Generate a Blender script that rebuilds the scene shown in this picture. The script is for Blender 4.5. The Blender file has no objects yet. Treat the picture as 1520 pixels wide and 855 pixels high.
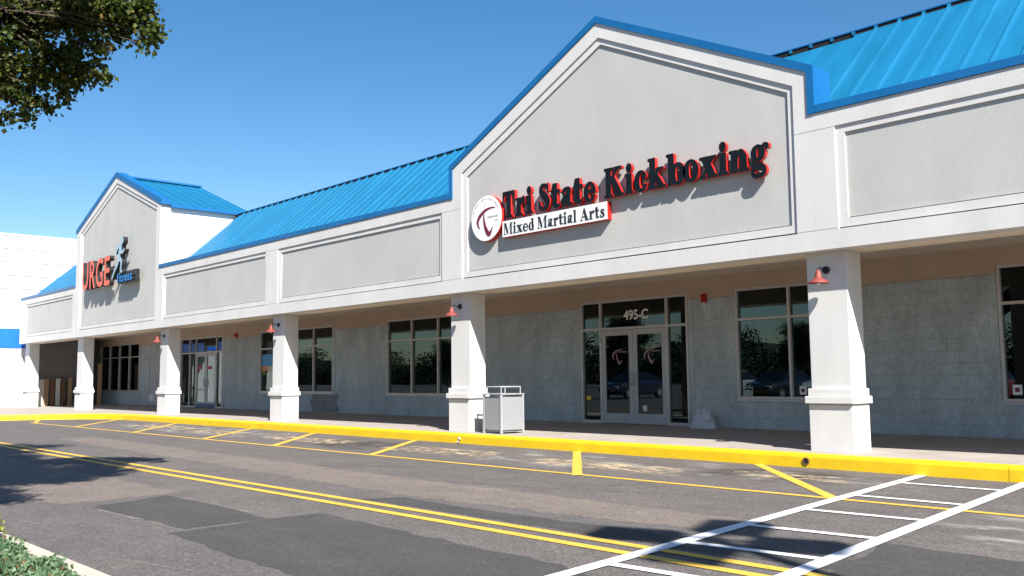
import bpy, math, random
import numpy as np
from mathutils import Vector, Matrix, Euler

random.seed(7)
sc = bpy.context.scene
COL = sc.collection

# ------------------------------------------------------------------ camera
HC = 1.06
cam_d = bpy.data.cameras.new('camera')
cam = bpy.data.objects.new('camera', cam_d)
COL.objects.link(cam)
cam_d.sensor_width = 36.0
cam_d.lens = 1375.0 / 1520.0 * 36.0
cam_d.clip_start = 0.05
cam_d.clip_end = 3000
_yaw, _pit, _rol = math.radians(47.35), math.radians(5.526), math.radians(-0.615)
_F = Vector((-math.sin(_yaw) * math.cos(_pit), math.cos(_yaw) * math.cos(_pit), math.sin(_pit)))
_r = Vector((math.cos(_yaw), math.sin(_yaw), 0))
_u = _r.cross(_F)
_r2 = _r * math.cos(_rol) + _u * math.sin(_rol)
_u2 = -_r * math.sin(_rol) + _u * math.cos(_rol)
_m = Matrix((_r2, _u2, -_F)).transposed().to_4x4()
_m.translation = Vector((0, 0, HC))
cam.matrix_world = _m
sc.camera = cam

# ------------------------------------------------------------------ world, sun, exposure
SUN_DIR = Vector((-2.25, 1.0, -2.2)).normalized()      # the way the light travels
SUN_EL = math.asin(-SUN_DIR.z)
SUN_ROT = math.atan2(-SUN_DIR.x, -SUN_DIR.y)
world = bpy.data.worlds.new('World')
sc.world = world
world.use_nodes = True
wn = world.node_tree.nodes
wl = world.node_tree.links
sky = wn.new('ShaderNodeTexSky')
sky.sky_type = 'NISHITA'
sky.sun_disc = False
sky.sun_elevation = SUN_EL
sky.sun_rotation = SUN_ROT
sky.altitude = 50
sky.air_density = 1.0
sky.dust_density = 0.3
sky.ozone_density = 1.7
bg = wn['Background']
bg.inputs['Strength'].default_value = 0.066
hs = wn.new('ShaderNodeHueSaturation')
hs.inputs['Saturation'].default_value = 1.33
wl.new(sky.outputs['Color'], hs.inputs['Color'])
wl.new(hs.outputs['Color'], bg.inputs['Color'])

sun_d = bpy.data.lights.new('sun', 'SUN')
sun_d.energy = 5.0
sun_d.angle = math.radians(0.53)
sun_d.color = (1.0, 0.955, 0.89)
sun = bpy.data.objects.new('sun', sun_d)
COL.objects.link(sun)
sun.location = (20, -10, 30)
sun.rotation_euler = SUN_DIR.to_track_quat('-Z', 'Y').to_euler()

vs = sc.view_settings
vs.view_transform = 'Standard'
vs.look = 'None'
vs.gamma = 1.0
vs.use_curve_mapping = False
vs.exposure = 1.2

# ------------------------------------------------------------------ materials
MATS = {}


def nodes_of(name):
    m = bpy.data.materials.new(name)
    m.use_nodes = True
    nt = m.node_tree
    b = nt.nodes['Principled BSDF']
    MATS[name] = m
    return m, nt, b


def surf(name, col, rough=0.8, metal=0.0, spec=0.5, var=0.12, scale=3.0, bump=0.0, bscale=60.0,
         bdist=0.004, col2=None, stretch=(1, 1, 1), coords='Object', coat=0.0, rvar=0.0, fine=0.0):
    """principled with two scales of noise in colour and an optional noise bump"""
    m, nt, b = nodes_of(name)
    N, L = nt.nodes, nt.links
    tc = N.new('ShaderNodeTexCoord')
    mp = N.new('ShaderNodeMapping')
    mp.inputs['Scale'].default_value = stretch
    if coords == 'World':
        ge = N.new('ShaderNodeNewGeometry')
        L.new(ge.outputs['Position'], mp.inputs['Vector'])
    else:
        L.new(tc.outputs[coords], mp.inputs['Vector'])
    n1 = N.new('ShaderNodeTexNoise')
    n1.inputs['Scale'].default_value = scale
    n1.inputs['Detail'].default_value = 6
    n1.inputs['Roughness'].default_value = 0.62
    L.new(mp.outputs[0], n1.inputs['Vector'])
    ramp = N.new('ShaderNodeMapRange')
    ramp.inputs['From Min'].default_value = 0.28
    ramp.inputs['From Max'].default_value = 0.72
    L.new(n1.outputs['Fac'], ramp.inputs['Value'])
    mix = N.new('ShaderNodeMix')
    mix.data_type = 'RGBA'
    c2 = col2 if col2 else tuple(max(0, c * (1 - 2 * var)) for c in col)
    c1 = col if col2 else tuple(min(1, c * (1 + var)) for c in col)
    mix.inputs[6].default_value = (*c2, 1)
    mix.inputs[7].default_value = (*c1, 1)
    L.new(ramp.outputs[0], mix.inputs[0])
    out = mix.outputs[2]
    if fine > 0:
        n3 = N.new('ShaderNodeTexNoise')
        n3.inputs['Scale'].default_value = bscale
        n3.inputs['Detail'].default_value = 3
        L.new(mp.outputs[0], n3.inputs['Vector'])
        mr = N.new('ShaderNodeMapRange')
        mr.inputs['From Min'].default_value = 0.3
        mr.inputs['From Max'].default_value = 0.7
        mr.inputs['To Min'].default_value = 1 - fine
        mr.inputs['To Max'].default_value = 1 + fine
        L.new(n3.outputs['Fac'], mr.inputs['Value'])
        mm = N.new('ShaderNodeMix')
        mm.data_type = 'RGBA'
        mm.blend_type = 'MULTIPLY'
        mm.inputs[0].default_value = 1
        L.new(out, mm.inputs[6])
        L.new(mr.outputs[0], mm.inputs[7])
        out = mm.outputs[2]
    L.new(out, b.inputs['Base Color'])
    b.inputs['Roughness'].default_value = rough
    b.inputs['Metallic'].default_value = metal
    b.inputs['Specular IOR Level'].default_value = spec
    b.inputs['Coat Weight'].default_value = coat
    if rvar:
        rr = N.new('ShaderNodeMapRange')
        rr.inputs['To Min'].default_value = rough - rvar
        rr.inputs['To Max'].default_value = rough + rvar
        L.new(n1.outputs['Fac'], rr.inputs['Value'])
        L.new(rr.outputs[0], b.inputs['Roughness'])
    if bump > 0:
        n2 = N.new('ShaderNodeTexNoise')
        n2.inputs['Scale'].default_value = bscale
        n2.inputs['Detail'].default_value = 4
        L.new(mp.outputs[0], n2.inputs['Vector'])
        bp = N.new('ShaderNodeBump')
        bp.inputs['Strength'].default_value = bump
        bp.inputs['Distance'].default_value = bdist
        L.new(n2.outputs['Fac'], bp.inputs['Height'])
        L.new(bp.outputs[0], b.inputs['Normal'])
    return m


surf('stucco_white', (0.575, 0.565, 0.55), 0.9, var=0.05, scale=1.6, stretch=(1, 1, .3), bump=0.35, bscale=70, coords='World', fine=0.03)
surf('stucco_grey', (0.435, 0.435, 0.415), 0.92, var=0.045, scale=1.3, stretch=(1, 1, .5), bump=0.3, bscale=55, coords='World', fine=0.04)
surf('wall_white', (0.74, 0.735, 0.72), 0.85, var=0.02, scale=1.0, bump=0.2, bscale=30, coords='World')
surf('roof_blue', (0.004, 0.142, 0.285), 0.45, var=0.10, scale=1.6, stretch=(1.6, .35, .35), coords='World', rvar=0.1, spec=0.6, coat=0.15)
surf('coping_blue', (0.004, 0.115, 0.31), 0.45, var=0.05, scale=1.5, coords='World', rvar=0.06)
surf('block_paint', (0.395, 0.45, 0.475), 0.75, var=0.13, scale=2.6, stretch=(1, 1, .45), bump=0.9, bscale=24, bdist=0.008, coords='World', fine=0.13)
surf('block_damp', (0.20, 0.205, 0.20), 0.75, var=0.1, scale=1.6, bump=0.6, bscale=38, bdist=0.006, coords='World', fine=0.1)
surf('mortar', (0.29, 0.32, 0.33), 0.9, var=0.1, scale=8, coords='World')
surf('band_beige', (0.46, 0.355, 0.27), 0.85, var=0.06, scale=1.2, bump=0.25, bscale=50, coords='World')
surf('soffit_beige', (0.74, 0.63, 0.51), 0.85, var=0.04, scale=1.5, stretch=(1, 4, 1), coords='World')
surf('concrete', (0.335, 0.297, 0.265), 0.9, var=0.09, scale=1.4, bump=0.3, bscale=90, coords='World', fine=0.07)
surf('concrete_kerb', (0.46, 0.40, 0.335), 0.9, var=0.1, scale=3, bump=0.3, bscale=60, coords='World', fine=0.08)
surf('kerb_yellow', (0.70, 0.455, 0.004), 0.6, var=0.06, scale=4, bump=0.25, bscale=35, coords='World', fine=0.05)
_m = MATS['kerb_yellow']
_nt = _m.node_tree
_b = _nt.nodes['Principled BSDF']
_src = _b.inputs['Base Color'].links[0].from_socket
_ge = _nt.nodes.new('ShaderNodeNewGeometry')
_nz = _nt.nodes.new('ShaderNodeTexNoise')
_nz.inputs['Scale'].default_value = 7.0
_nz.inputs['Detail'].default_value = 9
_nz.inputs['Roughness'].default_value = 0.72
_nt.links.new(_ge.outputs['Position'], _nz.inputs['Vector'])
_mr = _nt.nodes.new('ShaderNodeMapRange')
_mr.inputs['From Min'].default_value = 0.66
_mr.inputs['From Max'].default_value = 0.70
_mr.inputs['To Max'].default_value = 0.85
_nt.links.new(_nz.outputs['Fac'], _mr.inputs['Value'])
_mx = _nt.nodes.new('ShaderNodeMix')
_mx.data_type = 'RGBA'
_mx.inputs[7].default_value = (0.30, 0.24, 0.17, 1)
_nt.links.new(_mr.outputs[0], _mx.inputs[0])
_nt.links.new(_src, _mx.inputs[6])
_nt.links.new(_mx.outputs[2], _b.inputs['Base Color'])
surf('alu_frame', (0.50, 0.48, 0.47), 0.42, var=0.03, scale=2, coords='World', metal=0.25)
surf('door_grey', (0.40, 0.41, 0.43), 0.45, var=0.03, scale=2, coords='World')
surf('dark_metal', (0.012, 0.012, 0.014), 0.45, var=0.1)
surf('dark_void', (0.006, 0.007, 0.008), 0.9, var=0.1)
surf('lamp_red', (0.23, 0.045, 0.035), 0.55, var=0.1, scale=20)
surf('lamp_white', (0.75, 0.73, 0.70), 0.5, var=0.03)
surf('strobe_red', (0.40, 0.012, 0.012), 0.35, var=0.05)
surf('letter_face', (0.006, 0.010, 0.015), 0.7, var=0.15, scale=9, spec=0.15)
surf('letter_red', (0.45, 0.014, 0.010), 0.5, var=0.04)
surf('sign_white', (0.78, 0.77, 0.75), 0.5, var=0.02)
surf('sign_text', (0.02, 0.024, 0.03), 0.5, var=0.05)
surf('maroon', (0.16, 0.012, 0.03), 0.5, var=0.05)
surf('sign_grey', (0.40, 0.39, 0.43), 0.5, var=0.05)
surf('urge_orange', (0.70, 0.12, 0.07), 0.5, var=0.04)
surf('urge_blue', (0.0, 0.20, 0.55), 0.5, var=0.04)
surf('runner_blue', (0.30, 0.44, 0.54), 0.45, var=0.05)
surf('band_blue', (0.0, 0.13, 0.62), 0.6, var=0.03, coords='World')
surf('film_blue', (0.0, 0.12, 0.50), 0.4, var=0.1, scale=6)
surf('kick_blue', (0.02, 0.11, 0.24), 0.5, var=0.1)
surf('wood_brown', (0.17, 0.085, 0.045), 0.7, var=0.2, scale=5, stretch=(1, 1, .15))
surf('wood_tan', (0.40, 0.25, 0.14), 0.7, var=0.15, scale=5, stretch=(1, 1, .15))
surf('board_cream', (0.62, 0.58, 0.52), 0.7, var=0.06, scale=5)
surf('bark', (0.075, 0.055, 0.042), 0.95, var=0.25, scale=9, stretch=(1, 1, .25), bump=0.8, bscale=18, bdist=0.02)
surf('bin_grey', (0.255, 0.265, 0.275), 0.45, var=0.03, scale=3, fine=0.03, bscale=90)
surf('bin_frame', (0.31, 0.31, 0.325), 0.4, var=0.03)
surf('sack', (0.50, 0.53, 0.60), 0.35, var=0.12, scale=9, bump=0.6, bscale=14, bdist=0.02)
surf('soil', (0.10, 0.065, 0.045), 0.95, var=0.3, scale=6, bump=0.8, bscale=30, bdist=0.02)
surf('interior', (0.05, 0.05, 0.052), 0.9, var=0.2, scale=0.8, coords='World')
surf('interior_light', (0.30, 0.29, 0.27), 0.8, var=0.1)
surf('pole_bronze', (0.05, 0.045, 0.04), 0.5, var=0.1)
surf('sticker_white', (0.7, 0.7, 0.72), 0.5, var=0.03)
surf('tyre', (0.02, 0.02, 0.02), 0.85, var=0.1)
surf('rim', (0.5, 0.5, 0.52), 0.35, metal=0.7, var=0.03)
surf('car_glass', (0.012, 0.014, 0.016), 0.06, var=0.01)
surf('tail_red', (0.45, 0.01, 0.01), 0.3, var=0.02)
surf('head_clear', (0.75, 0.76, 0.78), 0.15, var=0.02)


def leafmat(name, c1, c2, tr=0.35, rare=None):
    m, nt, b = nodes_of(name)
    N, L = nt.nodes, nt.links
    oi = N.new('ShaderNodeNewGeometry')
    mix = N.new('ShaderNodeMix')
    mix.data_type = 'RGBA'
    mix.inputs[6].default_value = (*c1, 1)
    mix.inputs[7].default_value = (*c2, 1)
    L.new(oi.outputs['Random Per Island'], mix.inputs[0])
    out = mix.outputs[2]
    if rare:
        gt = N.new('ShaderNodeMath')
        gt.operation = 'GREATER_THAN'
        gt.inputs[1].default_value = 0.965
        L.new(oi.outputs['Random Per Island'], gt.inputs[0])
        m2 = N.new('ShaderNodeMix')
        m2.data_type = 'RGBA'
        m2.inputs[7].default_value = (*rare, 1)
        L.new(gt.outputs[0], m2.inputs[0])
        L.new(out, m2.inputs[6])
        out = m2.outputs[2]
    L.new(out, b.inputs['Base Color'])
    b.inputs['Roughness'].default_value = 0.5
    b.inputs['Specular IOR Level'].default_value = 0.35
    t = N.new('ShaderNodeBsdfTranslucent')
    L.new(out, t.inputs['Color'])
    mx = N.new('ShaderNodeMixShader')
    mx.inputs[0].default_value = tr
    L.new(b.outputs[0], mx.inputs[1])
    L.new(t.outputs[0], mx.inputs[2])
    L.new(mx.outputs[0], N['Material Output'].inputs['Surface'])
    return m


leafmat('leaf', (0.022, 0.048, 0.008), (0.115, 0.135, 0.022), 0.4, rare=(0.20, 0.15, 0.045))
leafmat('leaf_far', (0.010, 0.020, 0.007), (0.020, 0.030, 0.010), 0.05)
leafmat('cover_leaf', (0.055, 0.125, 0.055), (0.16, 0.23, 0.12), 0.2, rare=(0.22, 0.13, 0.06))
leafmat('shrub_leaf', (0.07, 0.13, 0.015), (0.24, 0.25, 0.03), 0.25)

# glass: thin tinted pane, mirror-like at the fresnel rate of its two faces
m, nt, b = nodes_of('glass')
N, L = nt.nodes, nt.links
fr = N.new('ShaderNodeFresnel')
fr.inputs['IOR'].default_value = 1.75
tr = N.new('ShaderNodeBsdfTransparent')
tr.inputs['Color'].default_value = (0.30, 0.345, 0.345, 1)
gl = N.new('ShaderNodeBsdfGlossy')
gl.inputs['Roughness'].default_value = 0.0
gl.inputs['Color'].default_value = (0.78, 0.95, 1.0, 1)
nz = N.new('ShaderNodeTexNoise')
nz.inputs['Scale'].default_value = 0.7
nz.inputs['Detail'].default_value = 1
bp = N.new('ShaderNodeBump')
bp.inputs['Strength'].default_value = 0.05
bp.inputs['Distance'].default_value = 0.02
ge = N.new('ShaderNodeNewGeometry')
L.new(ge.outputs['Position'], nz.inputs['Vector'])
L.new(nz.outputs['Fac'], bp.inputs['Height'])
L.new(bp.outputs[0], gl.inputs['Normal'])
mx = N.new('ShaderNodeMixShader')
L.new(fr.outputs[0], mx.inputs[0])
L.new(tr.outputs[0], mx.inputs[1])
L.new(gl.outputs[0], mx.inputs[2])
L.new(mx.outputs[0], N['Material Output'].inputs['Surface'])


def asphalt(name, base, warm, speck=0.35, blotch=0.5):
    m, nt, b = nodes_of(name)
    N, L = nt.nodes, nt.links
    ge = N.new('ShaderNodeNewGeometry')

    def noise(scale, detail=5, stretch=(1, 1, 1), rough=0.6):
        mp = N.new('ShaderNodeMapping')
        mp.inputs['Scale'].default_value = stretch
        L.new(ge.outputs['Position'], mp.inputs['Vector'])
        n = N.new('ShaderNodeTexNoise')
        n.inputs['Scale'].default_value = scale
        n.inputs['Detail'].default_value = detail
        n.inputs['Roughness'].default_value = rough
        L.new(mp.outputs[0], n.inputs['Vector'])
        return n.outputs['Fac']

    def rng(s, a, bb, lo, hi):
        r = N.new('ShaderNodeMapRange')
        r.inputs['From Min'].default_value = a
        r.inputs['From Max'].default_value = bb
        r.inputs['To Min'].default_value = lo
        r.inputs['To Max'].default_value = hi
        L.new(s, r.inputs['Value'])
        return r.outputs[0]

    def mixc(f, a, c, mode='MIX'):
        x = N.new('ShaderNodeMix')
        x.data_type = 'RGBA'
        x.blend_type = mode
        if isinstance(f, (int, float)):
            x.inputs[0].default_value = f
        else:
            L.new(f, x.inputs[0])
        for i, s in ((6, a), (7, c)):
            if isinstance(s, tuple):
                x.inputs[i].default_value = (*s, 1)
            else:
                L.new(s, x.inputs[i])
        return x.outputs[2]
    # traffic wear runs along the lane
    c = mixc(rng(noise(0.55, 5, (0.22, 1.0, 1)), 0.36, 0.66, 0, blotch), base, warm)
    c = mixc(rng(noise(1.7, 6, (0.5, 1, 1)), 0.3, 0.72, 0.82, 1.16), (0, 0, 0), c) if False else c
    v = N.new('ShaderNodeTexVoronoi')
    v.inputs['Scale'].default_value = 75
    L.new(ge.outputs['Position'], v.inputs['Vector'])
    sp = N.new('ShaderNodeSeparateColor')
    L.new(v.outputs['Color'], sp.inputs[0])
    c = mixc(1.0, c, rng(sp.outputs[0], 0, 1, 1 - speck, 1 + speck * 0.9), 'MULTIPLY')
    v2 = N.new('ShaderNodeTexVoronoi')
    v2.inputs['Scale'].default_value = 26
    L.new(ge.outputs['Position'], v2.inputs['Vector'])
    sp2 = N.new('ShaderNodeSeparateColor')
    L.new(v2.outputs['Color'], sp2.inputs[0])
    c = mixc(rng(sp2.outputs[1], 0.97, 0.99, 0, 0.25 if speck > .3 else 0.07), c, (0.26, 0.235, 0.21))
    c = mixc(1.0, c, rng(noise(2.6, 7, (0.6, 1, 1), 0.68), 0.25, 0.75, 0.80, 1.18), 'MULTIPLY')
    L.new(c, b.inputs['Base Color'])
    b.inputs['Roughness'].default_value = 0.86
    b.inputs['Specular IOR Level'].default_value = 0.3
    bp = N.new('ShaderNodeBump')
    bp.inputs['Strength'].default_value = 0.5
    bp.inputs['Distance'].default_value = 0.004
    L.new(v.outputs['Distance'], bp.inputs['Height'])
    L.new(bp.outputs[0], b.inputs['Normal'])
    return m


asphalt('asphalt', (0.100, 0.090, 0.086), (0.140, 0.120, 0.108))
asphalt('asphalt_patch', (0.056, 0.054, 0.053), (0.070, 0.066, 0.063), 0.22, 0.4)
asphalt('asphalt_worn', (0.145, 0.120, 0.105), (0.175, 0.145, 0.125), 0.35, 0.6)


def paint(name, col, lo, hi, scale=9.0, stretch=(1, 1, 1), detail=8, fade=0.0):
    """road paint with worn holes: hi/lo set how much has worn off"""
    m, nt, b = nodes_of(name)
    N, L = nt.nodes, nt.links
    ge = N.new('ShaderNodeNewGeometry')
    mp = N.new('ShaderNodeMapping')
    mp.inputs['Scale'].default_value = stretch
    L.new(ge.outputs['Position'], mp.inputs['Vector'])
    n = N.new('ShaderNodeTexNoise')
    n.inputs['Scale'].default_value = scale
    n.inputs['Detail'].default_value = detail
    n.inputs['Roughness'].default_value = 0.7
    L.new(mp.outputs[0], n.inputs['Vector'])
    r = N.new('ShaderNodeMapRange')
    r.inputs['From Min'].default_value = lo
    r.inputs['From Max'].default_value = hi
    L.new(n.outputs['Fac'], r.inputs['Value'])
    cover = r.outputs[0]
    if fade:
        tc = N.new('ShaderNodeTexCoord')
        sx = N.new('ShaderNodeSeparateXYZ')
        L.new(tc.outputs['Generated'], sx.inputs[0])
        for ax in (0, 1):
            pp = N.new('ShaderNodeMath')
            pp.operation = 'PINGPONG'
            pp.inputs[1].default_value = 0.5
            L.new(sx.outputs[ax], pp.inputs[0])
            mr = N.new('ShaderNodeMapRange')
            mr.interpolation_type = 'SMOOTHSTEP'
            mr.inputs['From Max'].default_value = fade
            L.new(pp.outputs[0], mr.inputs['Value'])
            mu = N.new('ShaderNodeMath')
            mu.operation = 'MULTIPLY'
            L.new(cover, mu.inputs[0])
            L.new(mr.outputs[0], mu.inputs[1])
            cover = mu.outputs[0]
    n2 = N.new('ShaderNodeTexNoise')
    n2.inputs['Scale'].default_value = 3
    L.new(ge.outputs['Position'], n2.inputs['Vector'])
    mx0 = N.new('ShaderNodeMix')
    mx0.data_type = 'RGBA'
    mx0.inputs[6].default_value = (*(c * 0.8 for c in col), 1)
    mx0.inputs[7].default_value = (*(min(1, c * 1.08) for c in col), 1)
    L.new(n2.outputs['Fac'], mx0.inputs[0])
    L.new(mx0.outputs[2], b.inputs['Base Color'])
    b.inputs['Roughness'].default_value = 0.7
    t = N.new('ShaderNodeBsdfTransparent')
    mx = N.new('ShaderNodeMixShader')
    L.new(cover, mx.inputs[0])
    L.new(t.outputs[0], mx.inputs[1])
    L.new(b.outputs[0], mx.inputs[2])
    L.new(mx.outputs[0], N['Material Output'].inputs['Surface'])
    return m


paint('paint_yellow', (0.66, 0.40, 0.05), 0.25, 0.40, 14)
paint('paint_white', (0.72, 0.72, 0.72), 0.22, 0.35, 14)
paint('paint_ghost', (0.52, 0.40, 0.26), 0.47, 0.60, 3.6, (1.0, 2.2, 1), 7, fade=.22)
paint('paint_chalk', (0.42, 0.40, 0.38), 0.50, 0.72, 1.6, (.7, 1.4, 1), 7, fade=.25)
paint('stain_dark', (0.045, 0.035, 0.03), 0.42, 0.75, 2.0, (1, 1.3, 1), 5, fade=.35)
paint('seam_pale', (0.22, 0.195, 0.175), 0.36, 0.66, 3.2, (1, 1, 1), 6)

# ------------------------------------------------------------------ mesh helpers
WORLD_LOC = {}


class MB:
    def __init__(s):
        s.v, s.f, s.mi = [], [], []

    def add(s, verts, faces, mi=0):
        o = len(s.v)
        s.v += [tuple(v) for v in verts]
        s.f += [tuple(i + o for i in f) for f in faces]
        s.mi += [mi] * len(faces)
        return s

    def box(s, x0, x1, y0, y1, z0, z1, mi=0):
        v = [(x0, y0, z0), (x1, y0, z0), (x1, y1, z0), (x0, y1, z0), (x0, y0, z1), (x1, y0, z1), (x1, y1, z1), (x0, y1, z1)]
        return s.add(v, [(0, 3, 2, 1), (4, 5, 6, 7), (0, 1, 5, 4), (1, 2, 6, 5), (2, 3, 7, 6), (3, 0, 4, 7)], mi)

    def prism(s, poly, y0, y1, mi=0):
        """polygon in XZ (counter-clockwise seen from -Y), extruded along Y"""
        n = len(poly)
        v = [(x, y0, z) for x, z in poly] + [(x, y1, z) for x, z in poly]
        f = [tuple(range(n)), tuple(range(2 * n - 1, n - 1, -1))]
        f += [(i, i + n, (i + 1) % n + n, (i + 1) % n) for i in range(n)]
        return s.add(v, f, mi)

    def ring(s, outer, inner, y0, y1, inner_back=None, mi=0):
        """frame between two XZ polygons with equal point counts"""
        n = len(outer)
        ib = inner_back or inner
        v = [(x, y0, z) for x, z in outer] + [(x, y0, z) for x, z in inner]
        v += [(x, y1, z) for x, z in outer] + [(x, y1, z) for x, z in ib]
        f = []
        for i in range(n):
            j = (i + 1) % n
            f += [(i, j, n + j, n + i), (2 * n + j, 2 * n + i, 3 * n + i, 3 * n + j),
                  (j, i, 2 * n + i, 2 * n + j), (n + i, n + j, 3 * n + j, 3 * n + i)]
        return s.add(v, f, mi)

    def tube(s, pts, rad, n=8, mi=0, cap=True):
        P = [Vector(p) for p in pts]
        rr = rad if isinstance(rad, (list, tuple)) else [rad] * len(P)
        o = len(s.v)
        up = None
        for i, p in enumerate(P):
            d = (P[min(i + 1, len(P) - 1)] - P[max(i - 1, 0)]).normalized()
            if up is None:
                up = Vector((0, 0, 1)) if abs(d.z) < .9 else Vector((1, 0, 0))
            a = d.cross(up).normalized()
            bb = a.cross(d).normalized()
            up = bb
            for k in range(n):
                t = 2 * math.pi * k / n
                q = p + (a * math.cos(t) + bb * math.sin(t)) * rr[i]
                s.v.append(tuple(q))
        for i in range(len(P) - 1):
            for k in range(n):
                k2 = (k + 1) % n
                s.f.append((o + i * n + k, o + i * n + k2, o + (i + 1) * n + k2, o + (i + 1) * n + k))
                s.mi.append(mi)
        if cap:
            s.f.append(tuple(o + k for k in range(n - 1, -1, -1)))
            s.f.append(tuple(o + (len(P) - 1) * n + k for k in range(n)))
            s.mi += [mi, mi]
        return s

    def lathe(s, c, prof, n=20, axis='z', mi=0):
        o = len(s.v)
        for r, h in prof:
            for k in range(n):
                t = 2 * math.pi * k / n
                a, bb = r * math.cos(t), r * math.sin(t)
                if axis == 'z':
                    s.v.append((c[0] + a, c[1] + bb, c[2] + h))
                elif axis == 'y':
                    s.v.append((c[0] + a, c[1] + h, c[2] + bb))
                else:
                    s.v.append((c[0] + h, c[1] + a, c[2] + bb))
        for i in range(len(prof) - 1):
            for k in range(n):
                k2 = (k + 1) % n
                s.f.append((o + i * n + k, o + i * n + k2, o + (i + 1) * n + k2, o + (i + 1) * n + k))
                s.mi.append(mi)
        for i, fl in ((0, True), (len(prof) - 1, False)):
            if prof[i][0] > 1e-4:
                r = range(n)
                s.f.append(tuple(o + i * n + k for k in (reversed(r) if fl else r)))
                s.mi.append(mi)
        return s

    def mesh(s, name, mats, origin=(0, 0, 0), smooth=False):
        me = bpy.data.meshes.new(name)
        ox, oy, oz = origin
        me.from_pydata([(x - ox, y - oy, z - oz) for x, y, z in s.v], [], s.f)
        for mm in (mats if isinstance(mats, (list, tuple)) else [mats]):
            me.materials.append(MATS[mm])
        if any(s.mi):
            me.polygons.foreach_set('material_index', s.mi)
        if smooth:
            me.polygons.foreach_set('use_smooth', [True] * len(me.polygons))
        me.update()
        return me

    def build(s, name, mats, parent=None, bevel=0.0, smooth=False, origin=None, fixn=True):
        if origin is None:
            a = np.array(s.v)
            lo, hi = a.min(0), a.max(0)
            origin = (float((lo[0] + hi[0]) / 2), float((lo[1] + hi[1]) / 2), float(lo[2]))
        me = s.mesh(name, mats, origin, smooth)
        if fixn:
            import bmesh
            bm = bmesh.new()
            bm.from_mesh(me)
            bmesh.ops.recalc_face_normals(bm, faces=bm.faces)
            bm.to_mesh(me)
            bm.free()
        return place(name, me, origin, parent, bevel)


def place(name, me, origin, parent=None, bevel=0.0, rot=None, scale=None):
    o = bpy.data.objects.new(name, me)
    COL.objects.link(o)
    if parent is not None:
        o.parent = parent
        pl = WORLD_LOC.get(parent.name, (0, 0, 0))
        o.location = tuple(origin[i] - pl[i] for i in range(3))
    else:
        o.location = origin
    if rot is not None:
        o.rotation_euler = rot
    if scale is not None:
        o.scale = scale
    WORLD_LOC[o.name] = tuple(origin)
    if bevel > 0:
        md = o.modifiers.new('bevel', 'BEVEL')
        md.width = bevel
        md.segments = 2
        md.limit_method = 'ANGLE'
        md.angle_limit = math.radians(40)
    return o


def empty(name, loc, label, cat, group=None, rz=0.0):
    o = bpy.data.objects.new(name, None)
    o.empty_display_size = 0.3
    COL.objects.link(o)
    o.location = loc
    o.rotation_euler = (0, 0, rz)
    WORLD_LOC[o.name] = tuple(loc)
    return tag(o, label, cat, group)


def tag(o, label, cat, group=None):
    o['label'] = label
    o['category'] = cat
    if group:
        o['group'] = group
    return o


def structure(o):
    o['kind'] = 'structure'
    return o


def copy_tree(o, parent=None, loc=None, rz=None):
    c = o.copy()
    COL.objects.link(c)
    if parent is not None:
        c.parent = parent
    if loc is not None:
        c.location = loc
    if rz is not None:
        c.rotation_euler = (0, 0, rz)
    for ch in list(o.children):
        copy_tree(ch, c)
    return c


# ------------------------------------------------------------------ glyphs (drawn as stroke unions, traced to outlines)
def catmull(pts, n=14):
    P = [np.array(p, float) for p in pts]
    P = [2 * P[0] - P[1]] + P + [2 * P[-1] - P[-2]]
    out = []
    for i in range(1, len(P) - 2):
        for t in np.linspace(0, 1, n, endpoint=False):
            a, b_, c, d = P[i - 1], P[i], P[i + 1], P[i + 2]
            out.append(0.5 * ((2 * b_) + (-a + c) * t + (2 * a - 5 * b_ + 4 * c - d) * t * t + (-a + 3 * b_ - 3 * c + d) * t ** 3))
    out.append(P[-2])
    return np.array(out)


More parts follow.
